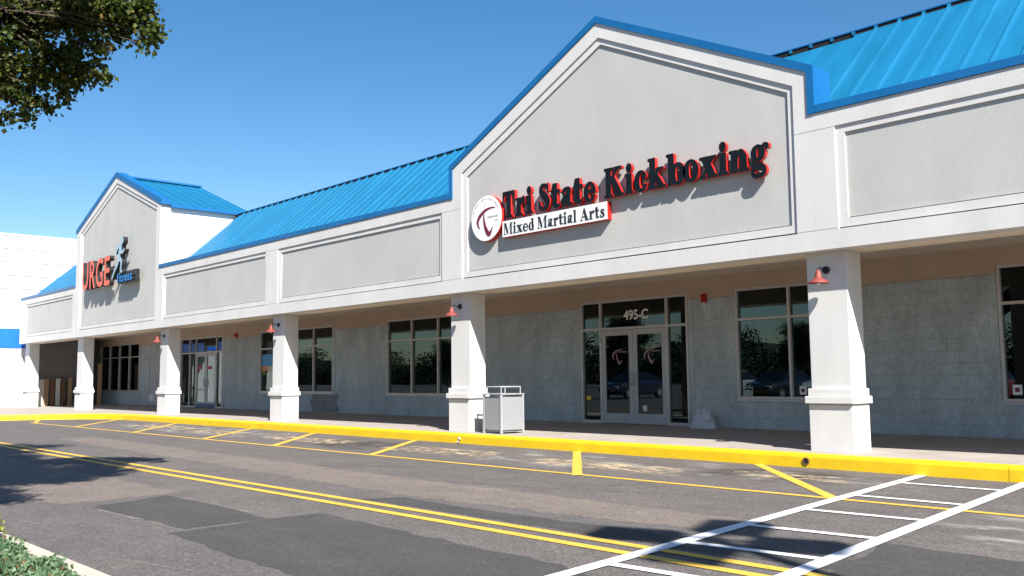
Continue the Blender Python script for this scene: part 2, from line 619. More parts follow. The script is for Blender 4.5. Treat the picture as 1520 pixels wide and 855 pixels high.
class Glyph:
    RES = 56

    def __init__(s, x0=-0.1, x1=1.3, y0=-0.42, y1=1.15):
        s.b = (x0, x1, y0, y1)
        k = s.RES
        s.nx, s.ny = int((x1 - x0) * k), int((y1 - y0) * k)
        ss = 3
        xs = x0 + (np.arange(s.nx * ss) + .5) / (k * ss)
        ys = y0 + (np.arange(s.ny * ss) + .5) / (k * ss)
        s.X, s.Y = np.meshgrid(xs, ys)
        s.M = np.zeros_like(s.X, bool)
        s.ss = ss

    def R(s, x0, y0, x1, y1):
        s.M |= (s.X >= x0) & (s.X <= x1) & (s.Y >= y0) & (s.Y <= y1)
        return s

    def poly(s, pts, sub=False):
        inside = np.zeros_like(s.M)
        n = len(pts)
        for i in range(n):
            (xa, ya), (xb, yb) = pts[i], pts[(i + 1) % n]
            if ya == yb:
                continue
            c = ((ya > s.Y) != (yb > s.Y)) & (s.X < (xb - xa) * (s.Y - ya) / (yb - ya) + xa)
            inside ^= c
        if sub:
            s.M &= ~inside
        else:
            s.M |= inside
        return s

    def E(s, cx, cy, rx, ry, sub=False):
        e = ((s.X - cx) / rx) ** 2 + ((s.Y - cy) / ry) ** 2 <= 1
        s.M = (s.M & ~e) if sub else (s.M | e)
        return s

    def S(s, pts):
        """variable-width stroke through (x, y, width)"""
        for x, y, w in catmull(pts):
            s.M |= (s.X - x) ** 2 + (s.Y - y) ** 2 <= (w / 2) ** 2
        return s

    def bold(s, r):
        k = int(round(r * s.RES * s.ss))
        M = s.M
        O = M.copy()
        for dy in range(-k, k + 1):
            for dx in range(-k, k + 1):
                if dx * dx + dy * dy <= k * k:
                    O |= np.roll(np.roll(M, dy, 0), dx, 1)
        s.M = O
        return s

    def loops(s):
        ny, nx, ss = s.ny, s.nx, s.ss
        G = s.M.reshape(ny, ss, nx, ss).mean((1, 3))
        G = np.pad(G, 1)
        x0, _, y0, _ = s.b
        seg = {}

        def pt(ax, ay, bx, by):
            ga, gb = G[ay, ax], G[by, bx]
            t = (0.5 - ga) / (gb - ga)
            return (round(ax + (bx - ax) * t, 4), round(ay + (by - ay) * t, 4))
        H, W = G.shape
        I = G > 0.5
        for y in range(H - 1):
            row = I[y:y + 2]
            if not row.any():
                continue
            for x in range(W - 1):
                a, b_, c, d = I[y, x], I[y, x + 1], I[y + 1, x + 1], I[y + 1, x]
                k = a + 2 * b_ + 4 * c + 8 * d
                if k in (0, 15):
                    continue
                e0 = lambda: pt(x, y, x + 1, y)
                e1 = lambda: pt(x + 1, y, x + 1, y + 1)
                e2 = lambda: pt(x, y + 1, x + 1, y + 1)
                e3 = lambda: pt(x, y, x, y + 1)
                T = {1: [(e3, e0)], 2: [(e0, e1)], 3: [(e3, e1)], 4: [(e1, e2)], 5: [(e3, e0), (e1, e2)], 6: [(e0, e2)], 7: [(e3, e2)],
                     8: [(e2, e3)], 9: [(e2, e0)], 10: [(e0, e1), (e2, e3)], 11: [(e2, e1)], 12: [(e1, e3)], 13: [(e1, e0)], 14: [(e0, e3)]}
                for p, q in T[int(k)]:
                    seg[p()] = q()
        out = []
        while seg:
            st, cur = seg.popitem()
            lp = [st]
            while cur != st and cur in seg:
                lp.append(cur)
                cur = seg.pop(cur)
            if len(lp) > 7:
                P = np.array(lp)
                P = (np.roll(P, 1, 0) + 2 * P + np.roll(P, -1, 0)) / 4      # soften the grid
                keep = [0]
                for i in range(1, len(P) - 1):                             # drop points on straight runs
                    a, b_, c = P[keep[-1]], P[i], P[i + 1]
                    ar = abs((b_[0] - a[0]) * (c[1] - a[1]) - (c[0] - a[0]) * (b_[1] - a[1]))
                    if ar > 0.10 or np.hypot(*(b_ - a)) > 9:
                        keep.append(i)
                P = P[keep]
                if len(P) > 3:
                    out.append([(x0 + (p[0] - 0.5) / s.RES, y0 + (p[1] - 0.5) / s.RES) for p in P])
        return out


def glyph(ch, st=0.25, th=0.075):
    """one serif letter; st = stem, th = hairline.  returns loops and advance"""
    g = Glyph()
    xh = 0.66
    sf = 0.065
    if ch == 'T':
        g.R(.30, 0, .30 + st, 1).R(.17, 0, .43 + st, sf).R(.0, .9, .6 + st, 1)
        g.poly([(.0, .95), (.0, .66), (.05, .66), (.15, .9)]).poly([(.6 + st, .95), (.6 + st, .66), (.55 + st, .66), (.45 + st, .9)])
        return g, .62 + st
    if ch == 'K':
        g.R(.09, 0, .09 + st, 1).R(0, 0, .2 + st, sf).R(0, 1 - sf, .2 + st, 1)
        g.poly([(.2, .36), (.2, .50), (.66, .97), (.80, .97)]).R(.52, 1 - sf, .96, 1)
        g.poly([(.36, .53), (.54, .70), (1.0, .03), (.70, .03)]).R(.58, 0, 1.08, sf)
        return g, 1.1
    if ch == 'S':
        g.S([(.60, .70, .05), (.50, .88, .11), (.34, .93, .12), (.18, .86, .19), (.17, .70, .23), (.34, .56, .27), (.52, .41, .27), (.60, .26, .21), (.48, .09, .14), (.32, .06, .11), (.14, .14, .10), (.06, .33, .05)])
        g.R(.56, .68, .62, .98).R(.03, .02, .09, .34)
        return g, .76
    if ch == 'A':
        g.poly([(.42, 1.0), (.52, 1.0), (.90, .02), (.62, .02), (.38, .74), (.14, .02), (.07, .02)])
        g.R(.2, .27, .66, .34).R(-.02, 0, .28, sf).R(.52, 0, .99, sf)
        return g, .98
    if ch == 'M':
        w = st * .95
        g.R(.10, 0, .10 + th, 1).R(0, 0, .28, sf).R(0, 1 - sf, .25, 1)
        g.poly([(.08, 1), (.08 + w * 1.2, 1), (.62, .18), (.52, 0), (.47, 0)])
        g.poly([(.50, .05), (.58, .22), (.90, 1), (.97, 1)])
        g.R(.88, 0, .88 + w, 1).R(.78, 0, 1.0 + w, sf).R(.88, 1 - sf, 1.0 + w, 1)
        return g, 1.03 + w
    if ch == 'r':
        g.R(.09, 0, .09 + st, xh).R(0, 0, .2 + st, sf).R(0, xh - sf, .09 + st, xh)
        g.S([(.09 + st, .42, .08), (.18 + st, .58, .13), (.27 + st, .60, .20), (.29 + st, .55, .20)])
        return g, .41 + st
    if ch == 'i':
        g.R(.09, 0, .09 + st, xh).R(0, 0, .18 + st, sf).R(0, xh - sf, .09 + st, xh).E(.09 + st / 2, .87, .06 + st * .32, .06 + st * .32)
        return g, .2 + st
    if ch == 'l':
        g.R(.09, 0, .09 + st, 1).R(0, 0, .18 + st, sf).R(0, 1 - sf, .09 + st, 1)
        return g, .2 + st
    if ch == 't':
        g.R(.10, .12, .10 + st, .9).R(0, xh - .09, .28 + st, xh).poly([(.0, xh - .05), (.10, xh - .05), (.10 + st * .6, .9), (.10, .9)])
        g.S([(.10 + st / 2, .18, st), (.14 + st / 2, .11, st * .8), (.13 + st, .06, .12), (.21 + st, .08, .08), (.29 + st, .14, .05)])
        return g, .31 + st
    if ch == 'a':
        g.R(.30, .08, .30 + st, .46)
        g.S([(.14, .50, .16), (.18, .58, .13), (.32, .63, .09), (.40 + st * .4, .56, .18), (.30 + st / 2, .42, st)])
        g.S([(.36, .38, .09), (.2, .33, .15), (.14, .2, .2), (.18, .1, .17), (.3, .1, .1), (.38, .16, .08)])
        g.S([(.30 + st / 2, .14, st * .9), (.34 + st * .8, .05, .09), (.42 + st, .06, .06)])
        return g, .46 + st
    if ch == 'e':
        g.E(.34, .33, .34, .35).E(.37, .33, .37 - st * .95, .27, sub=True)
        g.poly([(.40, .30), (.75, .30), (.75, .02), (.55, .18)], sub=True)
        g.R(.12, .32, .62, .40)
        g.S([(.36, .03, .08), (.5, .06, .09), (.62, .19, .05)])
        return g, .72
    if ch == 'c':
        g.E(.34, .33, .34, .35).E(.38, .33, .38 - st * .95, .27, sub=True)
        g.poly([(.42, .50), (.8, .56), (.8, .10), (.55, .15)], sub=True)
        g.E(.53, .50, .10, .105).S([(.36, .03, .08), (.5, .06, .09), (.64, .2, .05)])
        return g, .69
    if ch == 'o':
        g.E(.36, .33, .36, .35).E(.36, .33, .36 - st * .95, .275, sub=True)
        return g, .74
    if ch == 'd':
        g.E(.33, .33, .33, .35).E(.36, .33, .35 - st * .95, .265, sub=True)
        g.R(.40, .04, .40 + st, 1).R(.30, 1 - sf, .42, 1).R(.40, 0, .5 + st, sf)
        return g, .53 + st
    if ch == 'b':
        g.E(.10 + st + .20, .33, .34, .35).E(.10 + st + .17, .33, .36 - st * .95, .265, sub=True)
        g.R(.09, .0, .09 + st, 1).R(0, 1 - sf, .12, 1)
        return g, .52 + st
    if ch == 'k':
        g.R(.09, 0, .09 + st, 1).R(0, 0, .17 + st, sf).R(0, 1 - sf, .12, 1)
        g.poly([(.2, .26), (.2, .36), (.53, .64), (.66, .64)]).R(.42, xh - sf, .78, xh)
        g.poly([(.30, .36), (.46, .48), (.82, .03), (.54, .03)]).R(.46, 0, .90, sf)
        return g, .9
    if ch == 'x':
        g.poly([(.06, xh - .02), (.38, xh - .02), (.74, .02), (.44, .02)]).R(0, xh - sf, .44, xh).R(.36, 0, .80, sf)
        g.poly([(.07, .02), (.17, .02), (.68, xh - .02), (.57, xh - .02)]).R(-.01, 0, .28, sf).R(.48, xh - sf, .77, xh)
        return g, .8
    if ch == 'n':
        g.R(.09, 0, .09 + st, xh).R(0, 0, .17 + st, sf).R(0, xh - sf, .09 + st, xh)
        g.S([(.09 + st, .46, .07), (.16 + st, .58, .12), (.28 + st, .57, .18), (.24 + st * 1.5, .42, st)])
        g.R(.24 + st, 0, .24 + 2 * st, .46).R(.17 + st, 0, .33 + 2 * st, sf)
        return g, .36 + 2 * st
    if ch == 's':
        g.S([(.46, .47, .05), (.38, .60, .09), (.25, .62, .10), (.14, .55, .15), (.2, .42, .19), (.36, .29, .2), (.42, .16, .17), (.3, .05, .11), (.16, .06, .09), (.05, .22, .05)])
        g.R(.43, .46, .48, .66).R(.03, .01, .08, .24)
        return g, .54
    if ch == 'g':
        g.E(.32, .45, .29, .235).E(.32, .45, .30 - st * .85, .175, sub=True)
        g.S([(.50, .58, .08), (.60, .66, .10), (.70, .62, .15)])
        g.S([(.18, .26, .10), (.12, .15, .14), (.22, .06, .18), (.42, .03, .19), (.56, -.06, .17), (.52, -.19, .12), (.32, -.25, .09), (.12, -.21, .12), (.10, -.09, .11), (.2, .0, .10)])
        return g, .76
    return g, .3


def loops_to_mesh(loops, depth, name, mats):
    """fill with the curve tessellator, then split faces: slot 0 front and back, slot 1 the returns"""
    cu = bpy.data.curves.new('outline', 'CURVE')
    cu.dimensions = '2D'
    cu.fill_mode = 'BOTH'
    cu.extrude = depth / 2
    for lp in loops:
        sp = cu.splines.new('POLY')
        sp.points.add(len(lp) - 1)
        for p, (x, y) in zip(sp.points, lp):
            p.co = (x, y, 0, 1)
        sp.use_cyclic_u = True
    return curve_mesh(cu, name, mats)


def curve_mesh(cu, name, mats):
    ob = bpy.data.objects.new('outline', cu)
    COL.objects.link(ob)
    dg = bpy.context.evaluated_depsgraph_get()
    dg.update()
    me = bpy.data.meshes.new_from_object(ob.evaluated_get(dg))
    bpy.data.objects.remove(ob)
    bpy.data.curves.remove(cu)
    me.name = name
    me.materials.clear()
    for mm in mats:
        me.materials.append(MATS[mm])
    if len(mats) > 1:
        for p in me.polygons:
            p.material_index = 0 if abs(p.normal.z) > 0.7 else 1
    else:
        for p in me.polygons:
            p.material_index = 0
    # curve lies in its XY plane facing +Z: stand it up so that it faces -Y
    me.transform(Matrix.Rotation(math.radians(90), 4, 'X'))
    return me


def text_mesh(txt, size, depth, mats, name='lettering', bold=0.0):
    cu = bpy.data.curves.new('txt', 'FONT')
    cu.body = txt
    cu.size = size
    cu.extrude = depth / 2
    cu.offset = bold
    return curve_mesh(cu, name, mats)


GLYPHS = {}


def serif_text(txt, x0, x1, base, cap, y_front, depth, mats, parent, st, th, gap=0.05, space=0.36):
    """lay a line of serif letters from x0 to x1; every letter an object"""
    items, x = [], 0.0
    for ch in txt:
        if ch == ' ':
            x += space
            continue
        key = (ch, st)
        if key not in GLYPHS:
            g, adv = glyph(ch, st, th)
            if st > .24:
                g.bold(.022)
            GLYPHS[key] = (g.loops(), adv)
        items.append((ch, x, GLYPHS[key][0]))
        x += GLYPHS[key][1] + gap
    total = x - gap
    sx = (x1 - x0) / total
    done = {}
    for ch, xx, lp in items:
        if ch not in done:
            done[ch] = loops_to_mesh([[(px * sx, py * cap) for px, py in l] for l in lp], depth, 'letter', mats)
        place('letter', done[ch], (x0 + xx * sx, y_front + depth / 2, base), parent)


# ================================================================== THE SETTING
ZR = -0.18
road = structure(MB().add([(-400, -400, ZR), (400, -400, ZR), (400, 400, ZR), (-400, 400, ZR)], [(0, 1, 2, 3)]).build('road', 'asphalt', origin=(0, 0, ZR)))


def sheet(name, poly, mat, h, wob=0.0):
    z = ZR + h
    pts = []
    n = len(poly)
    if wob:
        for i in range(n):
            a, b_ = Vector(poly[i]), Vector(poly[(i + 1) % n])
            k = max(2, int((b_ - a).length / 0.18))
            for j in range(k):
                p = a.lerp(b_, j / k)
                pts.append((p.x + random.uniform(-wob, wob), p.y + random.uniform(-wob, wob), z))
    else:
        pts = [(x, y, z) for x, y in poly]
    return MB().add(pts, [tuple(range(len(pts)))]).build(name, mat, road, fixn=False)


def stripe(name, a, b_, w, mat, h, ends=None):
    a, b_ = Vector(a), Vector(b_)
    d = (b_ - a).normalized()
    n = Vector((-d.y, d.x)) * w / 2
    return sheet(name, [a - n, b_ - n, b_ + n, a + n], mat, h)


# repaired asphalt
sheet('asphalt_patch', [(-9.8, 3.28), (-7.75, 3.36), (-7.75, 4.12), (-8.4, 4.2), (-10.1, 4.17)], 'asphalt_patch', 0.002, 0.03)
sheet('asphalt_patch', [(-7.65, 3.15), (-5.3, 3.05), (-3.3, 2.9), (-2.9, 3.9), (-4.4, 4.5), (-5.0, 4.5), (-7.72, 4.62)], 'asphalt_patch', 0.002, 0.03)
sheet('asphalt_patch', [(-8.25, 5.48), (-4.9, 5.5), (-2.0, 5.6), (-2.0, 6.0), (-4.8, 5.92), (-6.3, 5.8), (-8.1, 5.84)], 'asphalt_patch', 0.002, 0.03)
sheet('asphalt_patch', [(-2.9, 5.0), (6, 5.0), (6, 6.6), (-3.3, 6.7)], 'asphalt_patch', 0.0022, 0.04)
sheet('asphalt_strip', [(-22, 6.6), (-8.0, 5.95), (-4.6, 6.3), (-4.6, 7.0), (-9.5, 7.0), (-22, 7.4)], 'asphalt_worn', 0.0012, 0.05)
sheet('asphalt_strip', [(-14.0, 1.9), (-10.2, 3.1), (-10.3, 4.4), (-18, 4.4)], 'asphalt_worn', 0.0012, 0.05)
# pale seams
stripe('road_seam', (-13.2, 2.15), (-9.75, 3.30), 0.035, 'seam_pale', 0.0026)
stripe('road_seam', (-10.2, 2.32), (-8.6, 2.62), 0.03, 'seam_pale', 0.0026)
stripe('road_seam', (-6.9, 2.42), (-4.9, 2.95), 0.03, 'seam_pale', 0.0026)
stripe('road_seam', (-10.2, 4.22), (-7.7, 4.19), 0.05, 'seam_pale', 0.0026)
stripe('road_seam', (-9.9, 3.24), (-7.5, 3.31), 0.04, 'seam_pale', 0.0026)
# cracks
paint('crack_dark', (0.03, 0.027, 0.025), 0.36, 0.55, 5, (1, 1, 1), 5)
rc = random.Random(8)
for a, b_, amp in (((-9.6, 6.9), (-6.2, 7.9), .10), ((-3.0, 3.9), (-1.6, 6.8), .10), ((-13.5, 6.2), (-10.6, 7.9), .12), ((-7.4, 7.3), (-7.0, 8.5), .06)):
    a, b_ = Vector(a), Vector(b_)
    n_ = Vector((-(b_ - a).y, (b_ - a).x)).normalized()
    pts, off = [], 0.0
    for k in range(31):
        off = off * .8 + rc.uniform(-amp, amp) * .5
        pts.append(a.lerp(b_, k / 30) + n_ * off)
    up_ = [p + n_ * rc.uniform(.003, .009) for p in pts]
    dn_ = [p - n_ * rc.uniform(.003, .009) for p in pts]
    q = MB()
    q.v = [(p.x, p.y, ZR + .0034) for p in up_ + dn_]
    q.f = [(k, k + 1, 31 + k + 1, 31 + k) for k in range(30)]
    q.mi = [0] * 30
    q.build('road_crack', 'crack_dark', road, fixn=False)
# stains by the kerb and under the parked bays
sheet('road_stain', [(-17.0, 8.9), (-13.5, 8.9), (-13.5, 10.9), (-17.0, 10.9)], 'stain_dark', 0.0032)
sheet('road_stain', [(-7.6, 9.6), (-5.2, 9.4), (-5.2, 11.0), (-7.6, 11.2)], 'stain_dark', 0.0032)
sheet('road_stain', [(-3.6, 6.9), (-1.2, 6.6), (-1.2, 10.6), (-3.4, 10.6)], 'paint_chalk', 0.0032)
sheet('road_stain', [(-30, 8.9), (-16, 8.9), (-16, 11.3), (-30, 11.3)], 'paint_chalk', 0.0030)
sheet('road_stain', [(-12.6, 8.9), (-3.8, 8.9), (-3.8, 11.3), (-12.6, 11.3)], 'paint_chalk', 0.0030)
# ghosts of the old lettering in the bays
for xa, xb, ya, yb in ((-26.8, -23.0, 9.8, 10.7), (-22.6, -19.8, 9.6, 10.6), (-18.4, -15.2, 9.5, 10.5), (-13.9, -10.9, 9.4, 10.5), (-10.0, -7.1, 9.3, 10.35), (-6.6, -5.1, 9.9, 10.6)):
    sheet('worn_marking', [(xa, ya), (xb, ya), (xb - .7, yb), (xa - .7, yb)], 'paint_ghost', 0.0042)
# yellow lines
YE = 8.64
stripe('yellow_line', (-31.6, YE), (6, YE + .12), 0.10, 'paint_yellow', 0.0052)
for a, b_ in (((-31.1, YE), (-33.7, 9.5)), ((-27.4, YE), (-31.3, 11.2)), ((-23.1, YE), (-27.0, 11.36)), ((-19.2, YE), (-22.3, 11.36)),
              ((-16.1, YE), (-19.2, 11.36)), ((-12.85, YE), (-15.25, 11.36)), ((-8.2, YE), (-10.78, 11.36)), ((-4.72, YE + .05), (-7.32, 11.36))):
    stripe('yellow_bay_line', a, b_, 0.13, 'paint_yellow', 0.0062)
stripe('yellow_centre_line', (-60, 5.33), (8, 5.36), 0.105, 'paint_yellow', 0.0052)
stripe('yellow_centre_line', (-60, 5.06), (8, 5.10), 0.105, 'paint_yellow', 0.0052)
# crosswalk


def cwA(y):
    return -4.22 + (y - 4.6) * (-0.82 / 6.76)


def cwB(y):
    return -3.17 + (y - 5.2) * (-0.68 / 6.13)


stripe('crosswalk_line', (cwA(1.0), 1.0), (cwA(11.37), 11.37), 0.125, 'paint_white', 0.0085)
stripe('crosswalk_line', (cwB(1.0), 1.0), (cwB(11.37), 11.37), 0.125, 'paint_white', 0.0085)
for y0, y1 in ((10.47, 10.47), (9.1, 9.11), (7.86, 7.93), (6.73, 6.83), (5.73, 5.83), (4.72, 4.80), (3.7, 3.8), (2.7, 2.8)):
    stripe('crosswalk_rung', (cwA(y0) + .06, y0), (cwB(y1) - .06, y1), 0.095, 'paint_white', 0.0075)

# ------------------------------------------------------------------ kerb and walk
KY = 11.37
kerb_path = [(9.0, KY), (-31.0, KY), (-32.2, 11.15), (-33.2, 10.5), (-33.95, 9.6), (-34.45, 8.4), (-34.8, 6.5), (-35.0, 3.0), (-35.0, -6.0)]
kerb_prof = [(0.0, ZR - .1), (0.006, -0.045), (0.016, -0.016), (0.04, 0.0), (0.17, 0.004), (0.17, ZR - .1)]   # inward offset, z


def sweep(path, prof, name, mat, parent):
    mb = MB()
    n = len(prof)
    P = [Vector(p) for p in path]
    for i, p in enumerate(P):
        d0 = (P[i] - P[i - 1]).normalized() if i > 0 else (P[1] - P[0]).normalized()
        d1 = (P[i + 1] - P[i]).normalized() if i < len(P) - 1 else d0
        t = (d0 + d1).normalized()
        nr = Vector((t.y, -t.x)) / max(.3, t.dot(d0))
        mb.v += [(p.x + nr.x * o, p.y + nr.y * o, z) for o, z in prof]
    for i in range(len(P) - 1):
        for k in range(n):
            k2 = (k + 1) % n
            mb.f.append((i * n + k, i * n + k2, (i + 1) * n + k2, (i + 1) * n + k))
    mb.f.append(tuple(range(n)))
    mb.f.append(tuple((len(P) - 1) * n + k for k in range(n)))
    mb.mi = [0] * len(mb.f)
    return mb.build(name, mat, parent)


kerb = structure(bpy.data.objects.new('kerb', None))
COL.objects.link(kerb)
xs = [9.0, 4.4, 0.2, -4.05, -8.28, -12.47, -16.7, -20.9, -25.1, -29.0]
for a, b_ in zip(xs[:-1], xs[1:]):
    sweep([(a - .004, KY), (b_ + .004, KY)], kerb_prof, 'kerb_section', 'kerb_yellow', kerb)
sweep([(-29.008, KY), (-30.2, KY), (-31.2, KY - .05), (-32.2, 11.1), (-33.1, 10.5), (-33.8, 9.6)], kerb_prof, 'kerb_section', 'kerb_yellow', kerb)
sweep([(-33.805, 9.59), (-34.35, 8.4), (-34.7, 6.5), (-34.9, 3.0), (-34.95, -6.0)], kerb_prof, 'kerb_section', 'kerb_yellow', kerb)
wp = MB().lathe((-6.58, KY - .012, -.092), [(.050, .012), (.050, .0), (.036, -.002), (.034, .02)], 18, 'y').build('drain_pipe', 'wood_brown', kerb, smooth=False)
MB().lathe((-6.58, KY - .008, -.092), [(.036, 0), (.001, .001)], 18, 'y').build('drain_opening', 'dark_void', kerb)
mb = MB()
for k in range(9):
    a = k * .7
    mb.lathe((-13.86 + random.uniform(-.05, .05), KY - .02 + random.uniform(-.02, .0), -.12 + random.uniform(-.05, .05)), [(.001, -.012), (.02, -.004), (.017, .008), (.001, .014)], 6)
mb.build('kerb_chip', 'concrete_kerb', kerb)

walk = structure(bpy.data.objects.new('sidewalk', None))
COL.objects.link(walk)
WB = 16.2
for a, b_ in zip(xs[:-1], xs[1:]):
    for c, d in ((a, (a + b_) / 2), ((a + b_) / 2, b_)):
        for ya, yb in ((KY + .175, 13.7), (13.708, WB)):
            MB().box(d + .004, c - .004, ya, yb, -.3, random.uniform(-.001, .001)).build('concrete_slab', 'concrete', walk, bevel=0.006)
mb = MB()
poly = [(-29.01, KY + .175), (-29.01, WB + .4), (-49, WB + .4), (-49, -6), (-35.13, -6), (-35.08, 3.0), (-34.87, 6.5), (-34.5, 8.45), (-33.96, 9.68), (-33.22, 10.63), (-32.28, 11.26), (-31.2, KY + .12), (-30.2, KY + .175)]
mb.add([(x, y, 0) for x, y in poly] + [(x, y, -.3) for x, y in poly], [tuple(range(len(poly)))] + [(i, (i + 1) % len(poly), (i + 1) % len(poly) + len(poly), i + len(poly)) for i in range(len(poly))])
mb.build('concrete_slab', 'concrete', walk)
MB().box(-49, 9.0, KY + .17, WB, -.32, -.03).build('slab_bed', 'mortar', walk)

# planted island near the camera
island = structure(MB().box(-16, -2.0, -9, 1.86, ZR - .1, -.085).build('planting_bed', 'soil'))
ik = structure(bpy.data.objects.new('island_kerb', None))
COL.objects.link(ik)
for a, b_ in ((-1.9, -4.9), (-4.91, -7.9), (-7.91, -10.9), (-10.91, -16)):
    sweep([(a, 2.03), (b_, 2.0 if b_ > -9 else 1.95)], [(0, ZR - .1), (-.004, -.075), (-.03, -.052), (-.15, -.05), (-.165, ZR - .1)], 'kerb_section', 'concrete_kerb', ik)

# ================================================================== THE BUILDING
YF = 11.72            # fascia front
YW = 15.99            # shop wall
ZS = 2.766            # underside of the fascia beam
ZC = 3.11             # soffit
bld = empty('strip_mall', (-20, 16, 0), 'long white stucco strip mall with blue metal roofs, two gables and a covered walkway', 'building')


def rect(x0, x1, z0, z1):
    return [(x0, z0), (x1, z0), (x1, z1), (x0, z1)]


PANELS = [(-6.5, 3.4, -6.155, 1.25), (-22.03, -14.5, -21.70, -14.835), (-29.5, -22.03, -29.17, -22.35), (-44.92, -37.6, -44.2, -37.9)]
for xa, xb, pa, pb in PANELS:
    iw = 0.135
    MB().ring(rect(xa + .001, xb - .001, ZS, 4.695), rect(pa, pb, 3.03, 4.46), YF, YF + .3, rect(pa, pb, 3.055, 4.46)).build('fascia_surround', 'stucco_white', bld)
    MB().ring(rect(pa, pb, 3.05, 4.46), rect(pa + iw, pb - .07 - .02, 3.165, 4.352), YF + .024, YF + .10).build('moulding', 'stucco_white', bld)
    MB().box(pa + iw, pb - .09, YF + .05, YF + .2, 3.181, 4.352).build('stucco_panel', 'stucco_grey', bld)
    MB().box(pa + iw, pb - .09, YF + .11, YF + .19, 3.05, 3.18).build('panel_reveal', 'dark_void', bld)
    MB().box(xa + (.075 if xa in (-6.5,) else .0) - (0 if xa != -44.92 else .03), xb - (.075 if xb in (-14.5,) else 0), YF - .022, YF + .42, 4.697, 4.812).build('coping', 'coping_blue', bld, bevel=.006)
# main gable
GA = [(-14.5, ZS), (-6.5, ZS), (-6.5, 5.31), (-10.49, 7.21), (-14.5, 5.31)]
GO = [(-14.19, 3.03), (-6.775, 3.03), (-6.765, 5.17), (-10.45, 6.935), (-14.19, 5.175)]
GOb = [(-14.19, 3.055), (-6.775, 3.055)] + GO[2:]
GI = [(-14.045, 3.165), (-6.865, 3.165), (-6.86, 5.10), (-10.42, 6.81), (-14.045, 5.085)]
MB().ring(GA, GO, YF, YF + .3, GOb).build('fascia_surround', 'stucco_white', bld)
MB().ring(GOb, GI, YF + .024, YF + .10).build('moulding', 'stucco_white', bld)
MB().prism([(-14.045, 3.181), (-6.865, 3.181)] + GI[2:], YF + .05, YF + .2).build('stucco_panel', 'stucco_grey', bld)
MB().box(-14.045, -6.865, YF + .11, YF + .19, 3.05, 3.18).build('panel_reveal', 'dark_void', bld)
co = [(-14.575, 4.695), (-14.575, 5.385), (-10.49, 7.33), (-6.425, 5.385), (-6.425, 4.695)]
ci = [(-14.475, 4.695), (-14.475, 5.305), (-10.49, 7.205), (-6.535, 5.315), (-6.535, 4.695)]
mb = MB()
for i in range(4):
    mb.prism([ci[i], ci[i + 1], co[i + 1], co[i]], YF - .022, YF + .44)
mb.build('coping', 'coping_blue', bld)
# urge gable
UA = [(-37.6, ZS), (-29.5, ZS), (-29.5, 6.80), (-33.55, 8.37), (-37.6, 6.80)]
UO = [(-37.18, 3.03), (-29.75, 3.03), (-29.75, 6.76), (-33.47, 8.13), (-37.18, 6.76)]
UOb = [(-37.18, 3.055), (-29.75, 3.055)] + UO[2:]
UI = [(-37.02, 3.165), (-29.87, 3.165), (-29.87, 6.66), (-33.45, 7.985), (-37.02, 6.66)]
MB().ring(UA, UO, YF, YF + .3, UOb).build('fascia_surround', 'stucco_white', bld)
MB().ring(UOb, UI, YF + .024, YF + .10).build('moulding', 'stucco_white', bld)
MB().prism([(-37.02, 3.181), (-29.87, 3.181)] + UI[2:], YF + .05, YF + .2).build('stucco_panel', 'stucco_grey', bld)
MB().box(-37.02, -29.87, YF + .11, YF + .19, 3.05, 3.18).build('panel_reveal', 'dark_void', bld)
co = [(-37.7, 6.79), (-37.7, 6.95), (-33.55, 8.54), (-29.40, 6.95), (-29.40, 6.79)]
ci = [(-37.62, 6.79), (-37.60, 6.795), (-33.55, 8.36), (-29.50, 6.795), (-29.48, 6.79)]
mb = MB()
for i in range(4):
    mb.prism([ci[i], ci[i + 1], co[i + 1], co[i]], YF - .022, YF + .30)
mb.build('coping', 'coping_blue', bld)
# pilaster faces between the panels
for xa, xb in ((-6.735, -6.195), (-14.795, -14.235), (-22.31, -21.745)):
    for zz in (3.045, 4.455):
        MB().box(xa - .03, xb + .03, YF - .0015, YF + .01, zz - .004, zz + .004).build('stucco_joint', 'mortar', bld)
# beam behind the fascia, soffit
MB().box(-44.9, 3.4, YF + .301, 12.44, ZS + .001, ZC + .3).build('beam', 'soffit_beige', bld)
sof = MB().box(-47.4, 3.4, 12.442, YW + .1, ZC, ZC + .1).build('soffit', 'soffit_beige', bld)
for x in (-1.2, -5.16, -9.75, -13.6, -17.6, -21.6, -25.6):
    MB().lathe((x, 15.0, ZC - .012), [(.11, .0), (.10, -.006), (.085, 0), (.08, .01)], 20).build('downlight', 'lamp_white', sof)

# pillars
PIL = [1.55, -6.497, -14.555, -22.06, -29.55, -37.6, -44.55]
for k, x in enumerate(PIL):
    y0 = 11.92
    hw = .324
    p = MB().box(x - hw + .022, x + hw - .022, y0 + .05, y0 + .48 - .02, .86, ZS).build('pillar', 'stucco_white', bld, bevel=.01)
    MB().box(x - hw, x + hw, y0, y0 + .48, -.02, .64).build('pillar_base', 'stucco_white', p, bevel=.01)
    MB().box(x - hw - .035, x + hw + .035, y0 - .045, y0 + .48 + .03, .655, .756).build('pillar_cap', 'stucco_white', p, bevel=.008)
    MB().box(x - hw - .006, x + hw + .006, y0 - .004, y0 + .484, .7565, .862).build('pillar_collar', 'stucco_white', p, bevel=.008)
    MB().box(x - hw + .006, x + hw - .006, y0 + .006, y0 + .474, .639, .656).build('pillar_joint', 'mortar', p)

